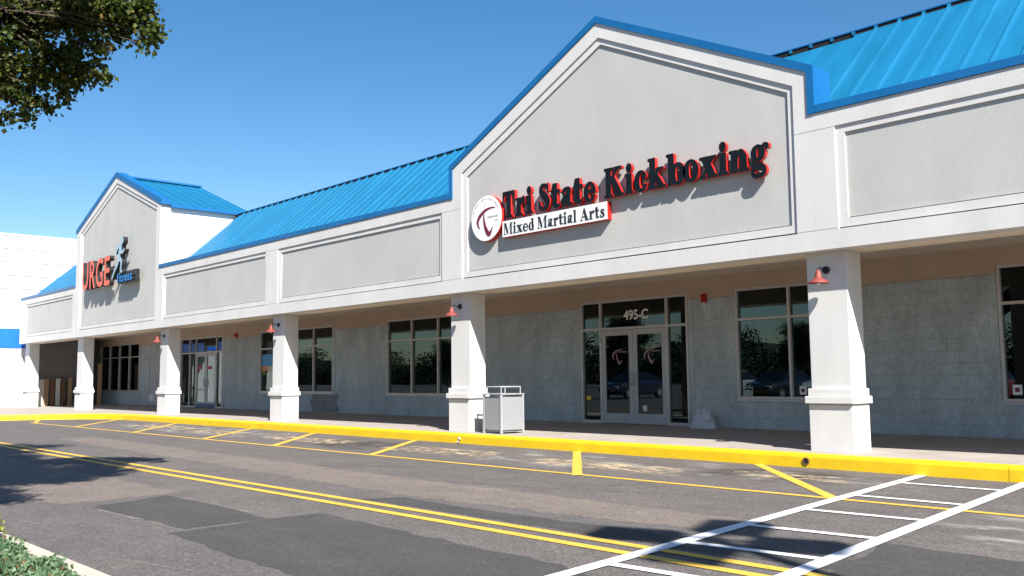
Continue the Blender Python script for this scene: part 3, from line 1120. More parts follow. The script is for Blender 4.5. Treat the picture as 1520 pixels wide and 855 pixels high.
# ------------------------------------------------------------------ shop wall with openings
OPEN = [  # x0, x1, z0, z1
    (-5.70, -2.05, .585, 2.80), (-10.70, -8.28, .585, 2.80), (-14.98, -11.88, 0.0, 2.80), (-22.88, -19.2, .60, 2.80),
    (-30.80, -25.88, .63, 2.80), (-37.70, -33.83, 0, 2.80), (-41.1, -39.9, 0, 2.14), (-47.2, -42.2, .63, 2.80)]
XL, XR = -47.4, 3.4
wall = None
xsw = sorted({XL, XR} | {v for o in OPEN for v in o[:2]})
for a, b_ in zip(xsw[:-1], xsw[1:]):
    c = (a + b_) / 2
    op = [o for o in OPEN if o[0] < c < o[1]]
    rng_ = [(-.02, 2.66)] if not op else ([(-.02, op[0][2])] if op[0][2] > 0 else []) + ([(op[0][3], 2.66)] if op[0][3] < 2.66 else [])
    for z0, z1 in rng_:
        w_ = MB().box(a, b_, YW + .004, YW + .2, z0, z1).build('shop_wall', 'mortar', bld)
        if b_ == -5.70 or wall is None:
            wall = w_
mb = MB()
for a, b_ in zip(xsw[:-1], xsw[1:]):
    c = (a + b_) / 2
    op = [o for o in OPEN if o[0] < c < o[1] and o[3] > 2.66]
    mb.box(a, b_, YW - .03, YW + .2, 2.80 if op else 2.66, ZC)
mb.build('wall_band', 'band_beige', bld)
mb = MB()
for x in (-7.15, -16.3, -18.3, -23.5, -3.9):
    mb.box(x - .004, x + .004, YW - .0315, YW - .028, 2.67, ZC)
mb.build('band_joint', 'mortar', bld)
# blocks
CH, CLn = 2.66 / 13, .406
jt = .003
spots = []
for r in range(13):
    off = 0.0 if r % 2 == 0 else CLn / 2
    z0 = r * CH
    x = XR + off
    while x > XL:
        a, b_ = max(x - CLn, XL), min(x, XR)
        segs = [(a, b_)]
        for o in OPEN:
            if z0 + CH * .5 < o[3] and z0 + CH * .5 > o[2]:
                ns = []
                for s0, s1 in segs:
                    if s1 <= o[0] or s0 >= o[1]:
                        ns.append((s0, s1))
                    else:
                        if s0 < o[0]:
                            ns.append((s0, o[0]))
                        if s1 > o[1]:
                            ns.append((o[1], s1))
                segs = ns
        for s0, s1 in segs:
            zt, zb = z0 + CH, z0
            for o in OPEN:
                if o[0] <= (s0 + s1) / 2 <= o[1]:
                    if zb < o[2] < zt:
                        zt = o[2]
                    if zb < o[3] < zt:
                        zb = o[3]
            if s1 - s0 > .04 and zt - zb > .03:
                spots.append((s0, s1, zb, zt))
        x -= CLn
blk_mesh = {}


def block_mesh(w, h, mat):
    key = (round(w, 2), round(h, 2), mat)
    if key not in blk_mesh:
        w, h = key[0] - jt, key[1] - jt
        e = .0035
        q = MB()
        o_ = [(-w / 2, -h / 2), (w / 2, -h / 2), (w / 2, h / 2), (-w / 2, h / 2)]
        i_ = [(-w / 2 + e, -h / 2 + e), (w / 2 - e, -h / 2 + e), (w / 2 - e, h / 2 - e), (-w / 2 + e, h / 2 - e)]
        v = [(x, 0, z) for x, z in i_] + [(x, .002, z) for x, z in o_] + [(x, .03, z) for x, z in o_]
        f = [(0, 1, 2, 3)] + [(k + 4, (k + 1) % 4 + 4, (k + 1) % 4, k) for k in range(4)] + [(k + 8, (k + 1) % 4 + 8, (k + 1) % 4 + 4, k + 4) for k in range(4)]
        blk_mesh[key] = q.add(v, f).mesh('block', mat)
    return blk_mesh[key]


vis = [s for s in spots if s[0] > -19.3 and s[1] < -4.6]
vis.sort(key=lambda s: -s[1])
near = vis[:300]
ns_ = set(near)
far = MB()
for s in spots:
    s0, s1, zb, zt = s
    mat = 'block_paint'
    if s in ns_:
        y = YW + random.uniform(-.003, .002)
        place('block', block_mesh(s1 - s0, zt - zb, mat), ((s0 + s1) / 2, y, (zb + zt) / 2), wall,
              rot=(random.uniform(-.004, .004), 0, random.uniform(-.003, .003)))
    else:
        far.box(s0 + jt / 2, s1 - jt / 2, YW + random.uniform(-.001, .002), YW + .03, zb + jt / 2, zt - jt / 2)
fo = far.build('block_courses', 'block_paint', wall)
fo['kind'] = 'stuff'
# damp patch of darker courses below the window by the third pillar
mb = MB()
for r in range(3):
    for k in range(4):
        a = -27.15 + k * .406 - (r % 2) * .1
        mb.box(a, a + .395, YW - .004, YW + .01, .02 + r * .2, .212 + r * .2)
do = mb.build('damp_blocks', 'block_damp', wall)
do['kind'] = 'stuff'


# windows
def window(x0, x1, z0, z1, mull, zt, panes_extra=None, sill=True, name='window'):
    w = .05
    y0, y1 = YW - .02, YW + .09
    fr = MB()
    fr.box(x0, x0 + w, y0, y1, z0, z1).box(x1 - w, x1, y0, y1, z0, z1)
    fr.box(x0 + w, x1 - w, y0, y1, z1 - w, z1).box(x0 + w, x1 - w, y0, y1, z0, z0 + w)
    xs_ = [x0 + w] + list(mull) + [x1 - w]
    edges = []
    for i, mx_ in enumerate(mull):
        fr.box(mx_ - w / 2, mx_ + w / 2, y0, y1, z0 + w, z1 - w)
    for i in range(len(xs_) - 1):
        a = xs_[i] + (w / 2 if i > 0 else 0)
        b_ = xs_[i + 1] - (w / 2 if i < len(xs_) - 2 else 0)
        fr.box(a, b_, y0 + .003, y1 - .003, zt - w / 2, zt + w / 2)
        edges.append((a, b_))
    W = fr.build(name, 'alu_frame', bld, bevel=.004)
    for a, b_ in edges:
        for c, d in ((z0 + w, zt - w / 2), (zt + w / 2, z1 - w)):
            MB().box(a, b_, YW + .045, YW + .053, c, d).build('pane', 'glass', W)
    if sill:
        MB().box(x0 - .03, x1 + .03, YW - .035, YW + .02, z0 - .045, z0 - .002).build('sill', 'alu_frame', W, bevel=.004)
    return W


WA0 = window(-5.70, -2.05, .585, 2.80, (-4.48, -3.27), 2.175)
WA = window(-10.70, -8.28, .585, 2.80, (-9.50,), 2.175)
WBn = window(-22.88, -19.2, .60, 2.80, (-21.66, -20.43), 2.175)
WC = window(-30.80, -25.88, .63, 2.80, (-29.57, -28.34, -27.11), 2.175)
UWn = window(-47.2, -42.2, .63, 2.80, (-45.95, -44.7, -43.45), 2.19)
for W, x, z in ((WA, -9.28, .68), (WA0, -5.5, .70)):
    MB().box(x - .07, x + .07, YW + .040, YW + .0435, z, z + .16).build('sticker', 'sticker_white', W)
    MB().box(x - .035, x + .035, YW + .037, YW + .0395, z + .045, z + .115).build('sticker_mark', 'maroon', W)
# beige strips beside the openings
for x0, x1 in ((-10.86, -10.71), (-23.06, -22.89), (-15.14, -14.99), (-11.87, -11.74), (-5.86, -5.71), (-25.87, -25.74), (-33.82, -33.66), (-19.19, -19.02), (-30.95, -30.81)):
    z0 = 0 if x0 in (-15.14, -11.87, -33.82) else .56
    MB().box(x0, x1, YW - .012, YW + .05, z0, 2.659).build('jamb_trim', 'block_paint', bld, bevel=.003)


def entrance(x0, x1, mull, zt, z1, doors, film=None):
    """storefront frame: mull = mullions; doors = (left, middle, right) of the pair"""
    w = .055
    y0, y1 = YW - .015, YW + .09
    fr = MB()
    fr.box(x0, x0 + w, y0, y1, 0, z1).box(x1 - w, x1, y0, y1, 0, z1).box(x0 + w, x1 - w, y0, y1, z1 - w, z1)
    edges = [x0 + w / 2] + list(mull) + [x1 - w / 2]
    for m_ in mull:
        fr.box(m_ - w / 2, m_ + w / 2, y0, y1, 0, z1 - w)
    cells = []
    for a, b_ in zip(edges[:-1], edges[1:]):
        a2, b2 = a + w / 2, b_ - w / 2
        fr.box(a2, b2, y0 + .003, y1 - .003, zt - w / 2, zt + w / 2)
        isd = any(d[0] - .05 <= a and b_ <= d[2] + .05 for d in doors)
        if not isd:
            fr.box(a2, b2, y0 + .003, y1 - .003, 0, .07)
        cells.append((a2, b2, isd))
    E = fr.build('storefront_entrance', 'alu_frame', bld, bevel=.004)
    for a, b_, isd in cells:
        MB().box(a, b_, YW + .045, YW + .053, zt + w / 2, z1 - w).build('pane', 'glass', E)
        if not isd:
            MB().box(a, b_, YW + .045, YW + .053, .07, zt - w / 2).build('pane', 'glass', E)
    for dl, dm, dr in doors:
        for a, b_, hs in ((dl + .03, dm - .004, 1), (dm + .004, dr - .03, -1)):
            st = .115
            d = MB()
            ya, yb = YW - .006, YW + .042
            zt2 = zt - w / 2 - .006
            d.box(a, a + st, ya, yb, .012, zt2).box(b_ - st, b_, ya, yb, .012, zt2)
            d.box(a + st, b_ - st, ya, yb, zt2 - .125, zt2).box(a + st, b_ - st, ya, yb, .012, .235)
            d.build('door', 'door_grey', E, bevel=.004)
            MB().box(a + st, b_ - st, YW + .016, YW + .022, .235, zt2 - .125).build('pane', 'glass', E)
            MB().box(a + st, b_ - st, YW + .028, YW + .034, .985, 1.005).build('push_bar', 'alu_frame', E)
            hx = b_ - .055 if hs > 0 else a + .055
            MB().tube([(hx, ya, .86), (hx, ya - .06, .88), (hx, ya - .06, 1.12), (hx, ya, 1.14)], .011, 8).build('handle', 'bin_frame', E, smooth=True)
            hgx = a - .012 if hs > 0 else b_ + .012
            for hz in (.25, 1.85):
                MB().lathe((hgx, ya - .008, hz), [(.012, 0), (.012, .11)], 8).build('hinge', 'bin_frame', E)
    return E


ENT = entrance(-14.98, -11.88, (-14.36, -12.45), 2.145, 2.80, [(-14.36, -13.405, -12.45)])
UENT = entrance(-37.70, -33.83, (-36.82, -36.24, -34.37), 2.19, 2.80, [(-36.24, -35.30, -34.37)])
MB().box(-36.16, -34.44, YW - .03, YW - .012, .02, .17).build('kick_plate', 'kick_blue', UENT)
for a, b_ in ((-37.62, -36.87), (-36.78, -36.45), (-36.18, -35.55), (-34.33, -33.9)):
    MB().box(a, b_, YW + .036, YW + .041, 2.235, 2.58).build('window_film', 'film_blue', UENT)
MB().box(-36.03, -35.72, YW - .002, YW + .004, 1.52, 1.66).build('door_notice', 'letter_red', UENT)
MB().box(-35.1, -34.83, YW - .002, YW + .004, 1.52, 1.64).build('door_notice', 'letter_red', UENT)
# side door by the far window
sd = MB()
sd.box(-41.1, -41.04, YW - .012, YW + .09, 0, 2.14).box(-39.96, -39.9, YW - .012, YW + .09, 0, 2.14).box(-41.04, -39.96, YW - .012, YW + .09, 2.08, 2.14)
SD = sd.build('service_door', 'alu_frame', bld, bevel=.004)
MB().box(-41.035, -39.965, YW + .02, YW + .06, .01, 2.075).build('door', 'door_grey', SD)
MB().tube([(-40.08, YW + .02, 1.0), (-40.08, YW - .04, 1.0), (-40.2, YW - .04, 1.0)], .014, 8).build('handle', 'bin_frame', SD, smooth=True)
MB().box(-40.98, -40.55, YW + .012, YW + .019, .2, .5).build('door_notice', 'sticker_white', SD)

# number over the doors
tm = text_mesh('495-C', .30, .004, ['sign_white'], 'suite_number', 0.006)
w_ = max(v.co.x for v in tm.vertices)
tm.transform(Matrix.Scale(.70 / w_, 4, (1, 0, 0)))
place('suite_number', tm, (-13.68, YW + .039, 2.335), ENT)


def swoosh_loops(s):
    """the dark red stroke of the round sign, drawn in a unit disc"""
    g = Glyph(-1.05, 1.05, -1.05, 1.05)
    g.S([(.62, .42, .03), (.30, .43, .08), (-.08, .34, .13), (-.40, .14, .17), (-.55, -.08, .15), (-.52, -.28, .09), (-.40, -.42, .03)])
    a = g.loops()
    h = Glyph(-1.05, 1.05, -1.05, 1.05)
    h.S([(-.14, .22, .04), (-.13, -.05, .10), (-.05, -.36, .15), (.09, -.62, .20), (.20, -.72, .20), (.32, -.62, .12), (.44, -.42, .03)])
    b_ = h.loops()
    return [[(x * s, y * s) for x, y in l] for l in a], [[(x * s, y * s) for x, y in l] for l in b_]


s1, s2 = swoosh_loops(.27)
decal1, decal2 = loops_to_mesh(s1, .002, 'door_decal', ['sign_grey']), loops_to_mesh(s2, .002, 'door_decal', ['maroon'])
surf('decal_pink', (0.30, 0.17, 0.21), 0.5, var=0.1)
for me in (decal1, decal2):
    me.materials.clear()
    me.materials.append(MATS['decal_pink'])
for x in (-13.86, -12.94):
    place('door_decal', decal1, (x, YW + .012, 1.55), ENT)
    place('door_decal', decal2, (x, YW + .011, 1.55), ENT)
    MB().box(x + .02, x + .28, YW + .0105, YW + .0125, 1.60, 1.625).build('door_decal', 'decal_pink', ENT)
MB().box(-13.16, -13.05, YW + .009, YW + .014, .30, .42).build('sticker', 'sticker_white', ENT)

# rooms behind the glass
for xa, xb in ((-19.0, 3.3), (-33.0, -19.05), (-47.3, -33.05)):
    q = MB()
    q.box(xa, xb, 20.4, 20.6, -.02, 3.1).box(xa, xb, YW + .21, 20.4, -.03, -.005).box(xa, xb, YW + .21, 20.4, 3.0, 3.09)
    q.box(xa, xa + .05, YW + .21, 20.4, -.005, 3.0).box(xb - .05, xb, YW + .21, 20.4, -.005, 3.0)
    q.build('shop_interior', 'interior', bld)
MB().box(-10.2, -8.9, 17.0, 17.5, 0, .95).build('shop_counter', 'interior_light', bld, bevel=.01)
MB().box(-10.55, -10.15, YW + .25, YW + .4, .64, .80).build('display_box', 'interior_light', bld, bevel=.01)
surf('reflection_cyan', (0.02, 0.30, 0.62), 0.5, var=0.05)
surf('reflection_orange', (0.70, 0.22, 0.04), 0.5, var=0.1)
for xa, xb, za, zb, mt in ((-30.72, -29.75, 1.56, 1.98, 'reflection_cyan'), (-30.72, -30.3, 1.40, 1.555, 'reflection_orange'), (-30.295, -29.75, 1.36, 1.555, 'board_cream'), (-30.72, -30.45, 1.26, 1.395, 'shrub_leaf')):
    MB().box(xa, xb, YW + .034, YW + .042, za, zb).build('painted_reflection', mt, WC)  # colour boxes behind the pane, painting a bright reflection in the glass
MB().box(-45.2, -44.6, 16.6, 17.1, 0, 1.3).build('shop_machine', 'interior_light', bld, bevel=.02)
MB().box(-43.6, -43.3, 16.6, 16.9, 0, 1.7).build('shop_machine', 'interior_light', bld, bevel=.02)
MB().box(XL, XR, 20.65, 34, -.1, 4.3).build('rear_block', 'wall_white', bld)

# ------------------------------------------------------------------ roofs
RS = .9
ra = math.atan(RS)
RY0, RZ0 = 11.88, 5.12 + RS * (11.88 - 12.6)
RY1, RZ1 = 14.33, 5.12 + RS * (14.33 - 12.6)
RL = math.hypot(RY1 - RY0, RZ1 - RZ0)
PW = .388


def panel_mesh(w, L_, rib=.045):
    q = MB()
    q.box(.0, w - .03, 0, L_, -.03, 0)
    q.add([(w - .034, 0, -.03), (w + .004, 0, -.03), (w, 0, rib), (w - .03, 0, rib), (w - .034, L_, -.03), (w + .004, L_, -.03), (w, L_, rib), (w - .03, L_, rib)],
          [(0, 1, 2, 3), (7, 6, 5, 4), (0, 3, 7, 4), (1, 5, 6, 2), (3, 2, 6, 7), (0, 4, 5, 1)])
    return q.mesh('roof_panel', 'roof_blue')


pm = panel_mesh(PW, RL, .036)
for xa, xb in ((-29.45, 3.4), (-47.0, -37.65)):
    rb = MB()
    rb.prism([(xa, 0), (xb, 0), (xb, .1), (xa, .1)], 0, RL)
    base = MB().add([(xa, RY0, RZ0 - .04), (xb, RY0, RZ0 - .04), (xb, RY1, RZ1 - .04), (xa, RY1, RZ1 - .04), (xa, RY1 + 2.6, RZ1 - 2.4), (xb, RY1 + 2.6, RZ1 - 2.4)],
                    [(0, 1, 2, 3), (3, 2, 5, 4)]).build('roof', 'roof_blue', bld, fixn=False)
    n = int((xb - xa) / PW)
    for k in range(n):
        x = xb - (k + 1) * PW
        if xa == -29.45 and -14.0 < x < -7.2:
            continue            # behind the main gable
        place('roof_panel', pm, (x, RY0, RZ0), base, rot=(ra + random.uniform(-.0015, .0015), 0, 0))
    MB().box(xa, xb, RY1 - .02, RY1 + .22, RZ1 - .10, RZ1 + .036).build('ridge_vent', 'dark_void', base)
    MB().prism([(xa, RZ1 + .038), (xb, RZ1 + .038), (xb, RZ1 + .058), (xa, RZ1 + .058)], RY1 - .035, RY1 + .25).build('ridge_cap', 'coping_blue', base)
    # seams rise through the vent slot
    q = MB()
    for k in range(n):
        x = xb - (k + 1) * PW
        q.box(x + PW - .045, x + PW + .012, RY1 - .035, RY1 + .0, RZ1 - .02, RZ1 + .037)
    q.build('seam_ends', 'roof_blue', base)
# urge roof and its side walls
MB().box(-29.62, -29.5, YF + .301, 14.62, 4.2, 6.80).build('gable_side_wall', 'wall_white', bld)
MB().box(-37.6, -37.48, YF + .301, 14.62, 4.2, 6.80).build('gable_side_wall', 'wall_white', bld)
MB().prism([(-37.48, 4.2), (-29.62, 4.2), (-29.62, 6.8), (-33.55, 8.3), (-37.48, 6.8)], 14.4, 14.62).build('gable_back_wall', 'wall_white', bld)
us = math.atan2(8.36 - 6.80, 4.15)
UL = math.hypot(8.36 - 6.80, 4.15) + .06
ub = MB().add([(-33.55, YF + .3, 8.33), (-33.55, 14.8, 8.33), (-29.36, 14.8, 6.765), (-29.36, YF + .3, 6.765), (-37.74, 14.8, 6.765), (-37.74, YF + .3, 6.765)],
              [(0, 3, 2, 1), (0, 1, 4, 5)]).build('gable_roof', 'roof_blue', bld, fixn=False)
um = panel_mesh(.40, UL, .02)
for k in range(7):
    y = YF + .30 + k * .4
    # panel local: x = width, y = up the slope -> world: width along +Y, up-slope towards -X
    o = place('roof_panel', um, (-29.36, y, 6.80), ub)
    R = Matrix(((0, -math.cos(us), math.sin(us)), (1, 0, 0), (0, math.sin(us), math.cos(us)))).to_euler()
    o.rotation_euler = R
    R2 = Matrix(((0, math.cos(us), -math.sin(us)), (-1, 0, 0), (0, math.sin(us), math.cos(us)))).to_euler()
    o = place('roof_panel', um, (-37.74, y + .4, 6.80), ub)
    o.rotation_euler = R2
MB().box(-29.44, -29.34, YF + .30, 14.83, 6.70, 6.795).build('eave_trim', 'coping_blue', ub)
MB().box(-33.68, -33.42, YF + .28, 14.84, 8.38, 8.44).build('ridge_cap', 'coping_blue', ub)
q = MB()
q.prism([(-37.72, 6.70), (-33.55, 8.27), (-29.36, 6.70), (-29.36, 6.80), (-33.55, 8.38), (-37.72, 6.80)], 14.8, 14.83)
q.build('rake_trim', 'coping_blue', ub)

# ================================================================== THE BIG STORE AT THE LEFT
store = empty('big_store', (-46, 20, 0), 'tall white big-box store side wall with a bright blue band, at the far left', 'building')
SX = -45.42
zs = [0.0, 2.61]
MB().box(-80, SX - .02, 8.6, 12.3, 0, 2.61).build('lower_wall', 'stucco_white', store)
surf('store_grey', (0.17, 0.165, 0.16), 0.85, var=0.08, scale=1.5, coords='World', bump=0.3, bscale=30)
MB().box(-80, SX - .022, 12.302, 14.57, 0, 2.61).build('entry_wall', 'store_grey', store)
MB().box(-80, SX + .012, 8.58, 12.3, 2.612, 3.47).build('blue_band', 'band_blue', store)
z = 3.474
while z < 7.6:
    z2 = min(z + .598, 7.70)
    MB().box(-80, SX - random.uniform(0, .003), 8.6, 46, z, z2 - .05).build('siding_panel', 'wall_white', store, bevel=.004)
    z += .598
MB().box(-80, SX - .03, 8.7, 45.9, 3.48, 7.66).build('wall_core', 'mortar', store)
MB().box(-80, SX + .03, 8.55, 46.05, 7.64, 7.73).build('parapet_cap', 'wall_white', store)
MB().box(-47.6, -47.45, 14.6, 16.4, 0, 3.1).build('return_wall', 'store_grey', store)
MB().box(-80, SX - .022, 12.302, 14.57, 2.612, 3.47).build('entry_wall', 'store_grey', store)
MB().box(-80, -45.45, 14.58, 14.62, 0, 3.1).build('alcove_wall', 'store_grey', store)

# ================================================================== SIGNS
YP = YF + .05
sg = empty('kickboxing_sign', (-10.0, YP, 4.0), 'black raised serif letters with red sides spelling Tri State Kickboxing on the big gable', 'sign')
lm = ['letter_face', 'letter_red']
LD = .068
serif_text('Tri', -12.885, -12.07, 4.07, .49, 11.655, LD, lm, sg, .26, .08)
serif_text('State', -11.91, -10.50, 4.07, .49, 11.655, LD, lm, sg, .26, .08)
serif_text('Kickboxing', -10.31, -7.15, 4.07, .49, 11.655, LD, lm, sg, .26, .08)
mg = empty('martial_arts_sign', (-11.58, YP, 3.7), 'white box sign reading Mixed Martial Arts below the raised black letters', 'sign')
q = MB()
q.box(-12.905, -10.262, 11.662, YP + .02, 3.705, 4.012)
bo = q.build('sign_box', 'letter_red', mg)
MB().box(-12.903, -10.264, 11.655, 11.6615, 3.707, 4.010).build('sign_face', 'sign_white', mg)
serif_text('Mixed Martial Arts', -12.86, -10.31, 3.750, .218, 11.650, .004, ['sign_text'], mg, .21, .06, .04, .36)
rs = empty('round_logo_sign', (-13.375, YP, 3.69), 'round white sign with a dark red swoosh left of the raised lettering', 'sign')
MB().lathe((-13.375, 11.668, 4.135), [(.44, .0), (.445, .006), (.445, .12)], 48, 'y').build('sign_can', 'letter_red', rs)
MB().lathe((-13.375, 11.655, 4.135), [(.001, 0), (.436, 0), (.442, .008), (.442, .012)], 48, 'y').build('sign_face', 'sign_white', rs)
s1, s2 = swoosh_loops(.44)
place('swoosh', loops_to_mesh(s1, .003, 'swoosh', ['maroon']), (-13.375, 11.652, 4.135), rs)
place('swoosh', loops_to_mesh(s2, .003, 'swoosh', ['maroon']), (-13.375, 11.651, 4.135), rs)
q = MB()
for k in range(22):
    t = math.radians(30 + k * 6.2)
    if k % 5 == 4:
        continue
    cx, cz = -13.375 + .385 * math.cos(t), 4.135 + .385 * math.sin(t)
    q.box(cx - .011, cx + .011, 11.6525, 11.6545, cz - .02, cz + .02)
q.box(-13.33, -13.02, 11.6525, 11.6545, 4.135, 4.165).box(-13.12, -13.02, 11.6525, 11.6545, 4.06, 4.08)
q.box(-13.415, -13.405, 11.6525, 11.6545, 4.18, 4.46)
fp = q.build('fine_print', 'sign_grey', rs)
fp['kind'] = 'stuff'

ug = empty('fitness_sign', (-33.5, YP, 4.4), 'orange URGE letters with a blue running figure and blue fitness lettering on the far gable', 'sign')
UYF = 11.47
ud = .16
for ch, xa, xb in (('U', -36.08, -35.45), ('R', -35.28, -34.70), ('G', -34.62, -33.93), ('E', -33.77, -33.25)):
    me = text_mesh(ch, 1.0, ud, ['urge_orange', 'dark_metal'], 'letter', 0.014)
    xs_ = [v.co.x for v in me.vertices]
    zs_ = [v.co.z for v in me.vertices]
    a, b_, c, d = min(xs_), max(xs_), min(zs_), max(zs_)
    me.transform(Matrix.Translation((-a, 0, -c)))
    me.transform(Matrix.Diagonal(((xb - xa) / (b_ - a), 1, 1.03 / (d - c), 1)))
    place('letter', me, (xa, UYF + ud / 2, 4.45), ug)
x = -32.52
for ch in 'fitness':
    me = text_mesh(ch, .44, ud, ['urge_blue', 'dark_metal'], 'letter', 0.009)
    xs_ = [v.co.x for v in me.vertices]
    me.transform(Matrix.Translation((-min(xs_), 0, 0)))
    wd = max(xs_) - min(xs_)
    place('letter', me, (x, UYF + ud / 2, 4.46), ug)
    x += wd + .05
MB().box(-32.6, -30.92, UYF + .06, UYF + .17, 4.42, 4.80).build('letter_backer', 'dark_metal', ug)
g = Glyph(-.2, 1.5, -.1, 1.5)
g.E(1.12, 1.32, .13, .14)
g.S([(.98, 1.13, .2), (.88, .92, .24), (.80, .72, .2)])                      # trunk
g.S([(.95, 1.1, .13), (.66, 1.1, .11), (.50, .92, .1)])                      # back arm
g.S([(.98, 1.08, .12), (1.12, .88, .11), (1.34, .96, .09)])                  # front arm
g.S([(.82, .70, .19), (1.08, .56, .16), (1.02, .28, .12), (1.14, .18, .1)])  # front leg
g.S([(.78, .70, .19), (.62, .46, .16), (.40, .30, .12), (.12, .02, .1)])     # back leg
rl = [[(x * .88, y * .95) for x, y in l] for l in g.loops()]
place('running_figure', loops_to_mesh(rl, ud, 'running_figure', ['runner_blue', 'dark_metal']), (-33.05, UYF + ud / 2 - .02, 4.62), ug)

# ================================================================== WALL LAMPS
LAMPTXT = ['red barn-style wall lamp on the nearest pillar, right of the entrance', 'red barn-style wall lamp on the pillar beside the grey bin',
           'red barn-style wall lamp on the pillar between the two dark shop windows', 'red barn-style wall lamp on the pillar below the right edge of the far gable']
first = None
for k, x in enumerate(PIL[1:5]):
    loc = (x, 11.97, 2.51)
    if first is None:
        e = empty('wall_lamp', loc, LAMPTXT[k], 'lamp', 'red wall lamps on the pillars')
        MB().lathe((x, 11.968, 2.51), [(.055, 0), (.055, -.018), (.045, -.026), (.014, -.028)], 20, 'y').build('mount_plate', 'dark_metal', e)
        MB().tube([(x, 11.95, 2.51), (x, 11.86, 2.515), (x, 11.80, 2.535), (x, 11.755, 2.53), (x, 11.742, 2.50)], .011, 8).build('arm', 'dark_metal', e, smooth=True)
        MB().lathe((x, 11.742, 2.31), [(.150, 0), (.146, .012), (.085, .055), (.050, .075), (.044, .13), (.030, .165), (.012, .19)], 28).build('lamp_shade', 'lamp_red', e, smooth=True)
        MB().lathe((x, 11.742, 2.31), [(.144, .002), (.08, .05), (.04, .07)], 28).build('shade_lining', 'lamp_white', e, smooth=True)
        MB().lathe((x, 11.742, 2.31), [(.001, -.025), (.022, -.015), (.03, .012), (.018, .05)], 14).build('bulb', 'lamp_white', e, smooth=True)
        first = e
    else:
        e = copy_tree(first, None, loc)
        e['label'] = LAMPTXT[k]
# fire alarm strobes
for x, z, t in ((-11.42, 2.66, 'red fire alarm strobe on the wall right of the numbered entrance'), (-32.6, 2.74, 'red fire alarm strobe on the wall right of the far entrance')):
    e = empty('fire_strobe', (x, YW - .03, z - .1), t, 'alarm')
    MB().box(x - .065, x + .065, YW - .085, YW - .031, z - .085, z + .085).build('housing', 'strobe_red', e, bevel=.012)
    MB().lathe((x, YW - .085, z + .02), [(.05, 0), (.045, -.04), (.02, -.06)], 16, 'y').build('horn', 'strobe_red', e, smooth=True)
    MB().box(x - .03, x + .03, YW - .06, YW - .0315, z - .16, z - .10).build('junction_box', 'sticker_white', e, bevel=.006)

# ================================================================== LITTER BIN
bx, by, bw = -13.41, 12.09, .54
bn = empty('litter_bin', (bx, by, 0), 'square grey metal litter bin with a tube rail on top beside the pillar', 'bin', rz=math.radians(-3.5))


def local(mb, name, mat, parent, **k):
    o = mb.build(name, mat, None, **k)
    o.parent = parent
    return o


h = .265
local(MB().box(-h + .02, h - .02, -h + .02, h - .02, .03, .70), 'body', 'bin_grey', bn)
q = MB()
for sx in (-1, 1):
    for sy in (-1, 1):
        q.box(sx * h - .022, sx * h + .022, sy * h - .022, sy * h + .022, 0, .735)
local(q, 'corner_posts', 'bin_frame', bn, bevel=.004)
for sx, sy in ((0, -1), (0, 1), (-1, 0), (1, 0)):
    if sx == 0:
        local(MB().box(-h + .023, h - .023, sy * h - .012, sy * h + .012, .07, .67), 'side_panel', 'bin_grey', bn, bevel=.003)
    else:
        local(MB().box(sx * h - .012, sx * h + .012, -h + .023, h - .023, .07, .67), 'side_panel', 'bin_grey', bn, bevel=.003)
k_ = h + .028
q = MB().box(-k_, k_, -k_, -.15, .737, .76).box(-k_, k_, .15, k_, .737, .76).box(-k_, -.15, -.149, .149, .737, .76).box(.15, k_, -.149, .149, .737, .76)
local(q, 'lid', 'bin_frame', bn)
r_ = h - .03
local(MB().tube([(-r_, -r_, .885), (r_, -r_, .885), (r_, r_, .885), (-r_, r_, .885), (-r_, -r_, .885)], .013, 8), 'rail', 'bin_frame', bn)
for sx in (-1, 1):
    for sy in (-1, 1):
        local(MB().tube([(sx * r_, sy * r_, .755), (sx * r_, sy * r_, .89)], .012, 8), 'rail_post', 'bin_frame', bn)
# sack by the entrance
q = MB()
rg, rn = 18, 9
rnd = random.Random(3)
jit = [[rnd.uniform(-.04, .04) for _ in range(rg)] for _ in range(rn)]
for i in range(rn):
    t = i / (rn - 1)
    for k in range(rg):
        a = 2 * math.pi * k / rg
        rx = (.30 - .20 * t ** 1.3) + jit[i][k] * .8
        ry = (.20 - .13 * t ** 1.3) + jit[i][k] * .5
        q.v.append((rx * math.cos(a) - .05 * t, ry * math.sin(a) + .05 * t, .36 * t ** .9 + (jit[i][k] * .5 if 0 < i else 0)))
for i in range(rn - 1):
    for k in range(rg):
        k2 = (k + 1) % rg
        q.f.append((i * rg + k, i * rg + k2, (i + 1) * rg + k2, (i + 1) * rg + k))
q.f.append(tuple((rn - 1) * rg + k for k in range(rg)))
q.mi = [0] * len(q.f)
so = q.build('plastic_sack', 'sack', None, origin=(0, 0, 0))
so.location = (-11.33, 15.68, 0.0)
tag(so, 'crumpled pale blue plastic sack on the walk beside the entrance', 'sack')

